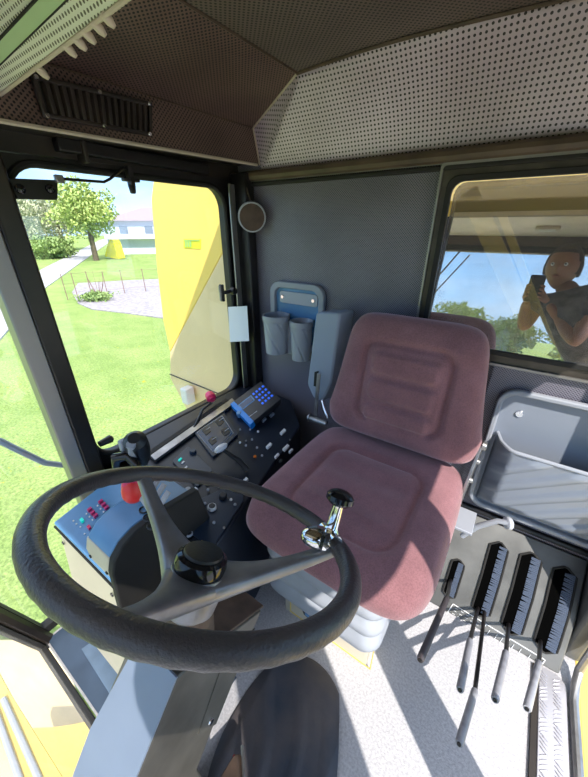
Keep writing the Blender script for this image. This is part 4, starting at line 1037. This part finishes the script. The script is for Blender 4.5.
# head
hd=V((.150,-.165,1.40)); look=(V((.0,.4,-.12))-V((0,0,0))).normalized(); rz=Matrix.Rotation(.30,3,'Z')
def hf(u,v):
    th=PI*v; ph_=2*PI*u; x=math.sin(th)*math.cos(ph_); y=math.sin(th)*math.sin(ph_); z=math.cos(th)
    r=V((x*.082,y*.096,z*.120))
    if z<0: r.x*=1-.30*(-z)**1.3; r.y*=1-.12*(-z)
    if y>0.2:
        r.y+=.020*math.exp(-((x/.16)**2))*math.exp(-(((z+.12)/.18)**2))      # nose
        r.y-=.008*(math.exp(-(((abs(x)-.38)/.16)**2))*math.exp(-(((z-.06)/.10)**2)))
        r.y+=.005*math.exp(-((x/.3)**2))*math.exp(-(((z+.48)/.07)**2))
    return hd+rz@r
mb=MB(); mb.grid(hf,48,36,closed_u=True); bmesh.ops.remove_doubles(mb.b,verts=mb.b.verts,dist=1e-5)
hdo=mb.build('head','skin',t,ang=80)
mb=MB()
for s_ in(-1,1): mb.ball(hd+rz@V((s_*.031,.086,.007)),.0095,12,8)
mb.build('eyes','white',hdo)
mb=MB()
for s_ in(-1,1): mb.ball(hd+rz@V((s_*.031,.0955,.007)),.0045,8,6)
mb.build('pupils','gloss',hdo)
mb=MB()
for s_ in(-1,1): mb.ball(hd+rz@V((s_*.082,-.004,-.005)),.028,12,8,sc=(.35,.65,1.1),rot=rz)
mb.build('ears','skin',hdo)
mb=MB(); mb.ball(hd+rz@V((0,.086,-.055)),.022,12,8,sc=(1,.35,.28),rot=rz); mb.build('lips',mat('lips',(.30,.09,.07),.5),hdo)
def hair(u,v):
    th=PI*.60*v; ph_=2*PI*u; x=math.sin(th)*math.cos(ph_); y=math.sin(th)*math.sin(ph_); z=math.cos(th)
    k=1.09+.02*noise.noise(V((x*9,y*9,z*9))); 
    if y>.3 and z<.62: k=.9
    return hd+rz@V((x*.084*k,y*.098*k,z*.122*k))
mb=MB(); mb.grid(hair,40,24,closed_u=True); bmesh.ops.remove_doubles(mb.b,verts=mb.b.verts,dist=1e-5); mb.build('hair','hair',hdo,ang=80)
# phone
t2=thing('smartphone',(0,-.02,1.30),'dark smartphone held up by the person, mirrored in the rear window','phone')
MB().prism([(x,-.030,z) for x,z in rr(.074,.15,.010,5,.046,1.262)],(0,-.009,0)).build('casing','black',t2,bev=.002)
MB().prism([(x,-.0395,z) for x,z in rr(.068,.142,.008,5,.046,1.262)],(0,-.001,0)).build('screen','lcd',t2)
mb=MB(); mb.lathe((.020,-.030,1.32),(0,1,0),[(0,.006),(.003,.006),(.0035,.004)],14); mb.build('lens','gloss',t2)
# hands with fingers around the phone
def hand(cx,s_,wrist):
    W0=V(wrist); pc=V((cx+s_*.030,-.050,1.235))
    vv=[W0,pc]; ee=[(0,1)]; rd=[.020,.024]
    for k in range(4):
        z=1.215+.020*k; L=(.9,1.0,1.05,.85)[3-k]
        i=len(vv); vv+= [V((cx+s_*.036,-.050,z)),V((cx+s_*.040,-.030,z+.002)),V((cx+s_*(.040-.020*L),-.018,z+.004))]; ee+=[(1,i),(i,i+1),(i+1,i+2)]; rd+=[.0095,.0085,.007]
    i=len(vv); vv+=[V((cx+s_*.030,-.060,1.26)),V((cx+s_*.012,-.054,1.285)),V((cx-s_*.004,-.052,1.30))]; ee+=[(1,i),(i,i+1),(i+1,i+2)]; rd+=[.011,.0095,.008]
    return skin_body('hand',vv,ee,rd,'skin',t,root=1,sub=1)
hand(-.036,-1 if 0 else 1,(.04,-.10,1.20)) if 0 else None
hand(.046,1,(.13,-.075,1.195)); hand(.046,-1,(.025,-.105,1.19))
# ================================================================== LIGHT
w=D.worlds.new('sky'); SC.world=w; w.use_nodes=True; N=w.node_tree.nodes; L=w.node_tree.links
bg=N['Background']; SUN_AZ=math.radians(-38); SUN_EL=math.radians(48)
sky=N.new('ShaderNodeValToRGB'); sx=N.new('ShaderNodeSeparateXYZ')
sky.color_ramp.elements[1].position=1.0
for p_,c_ in ((.0,(.34,.52,.72)),(.06,(.29,.52,.80)),(.25,(.17,.41,.80)),(1.0,(.13,.32,.76))):
    e_=sky.color_ramp.elements.new(p_); e_.color=(*c_,1)
sky.color_ramp.elements.remove(sky.color_ramp.elements[0]); sky.color_ramp.elements[len(sky.color_ramp.elements)-1].color=(.13,.30,.72,1)
tc=N.new('ShaderNodeTexCoord'); nz=N.new('ShaderNodeTexNoise'); nz.inputs['Scale'].default_value=3; nz.inputs['Detail'].default_value=8
mp=N.new('ShaderNodeMapping'); mp.inputs['Scale'].default_value=(1,1,3); L.new(tc.outputs['Generated'],mp.inputs['Vector']); L.new(mp.outputs[0],nz.inputs['Vector'])
rp=N.new('ShaderNodeValToRGB'); rp.color_ramp.elements[0].position=.45; rp.color_ramp.elements[1].position=.75; L.new(nz.outputs['Fac'],rp.inputs['Fac'])
ml=N.new('ShaderNodeMath'); ml.operation='MULTIPLY'; ml.inputs[1].default_value=.45; L.new(rp.outputs[0],ml.inputs[0])
mx=N.new('ShaderNodeMix'); mx.data_type='RGBA'; L.new(ml.outputs[0],mx.inputs[0]); L.new(tc.outputs['Generated'],sx.inputs[0]); L.new(sx.outputs['Z'],sky.inputs[0]); L.new(sky.outputs[0],mx.inputs[6]); mx.inputs[7].default_value=(.8,.86,.95,1)
L.new(mx.outputs[2],bg.inputs['Color']); bg.inputs['Strength'].default_value=1.15
ld=D.lights.new('sun','SUN'); ld.energy=3.4; ld.angle=math.radians(.6); ld.color=(1,.95,.87)
lo_=D.objects.new('sun',ld); COL.objects.link(lo_)
sd=V((math.cos(SUN_AZ)*math.cos(SUN_EL),math.sin(SUN_AZ)*math.cos(SUN_EL),math.sin(SUN_EL)))
lo_.rotation_euler=sd.to_track_quat('Z','Y').to_euler(); lo_.location=sd*20
vs_=SC.view_settings; vs_.view_transform='Standard'; vs_.look='None'; vs_.gamma=1; vs_.use_curve_mapping=False; vs_.exposure=1.08
SC.cycles.max_bounces=10; SC.cycles.transparent_max_bounces=16
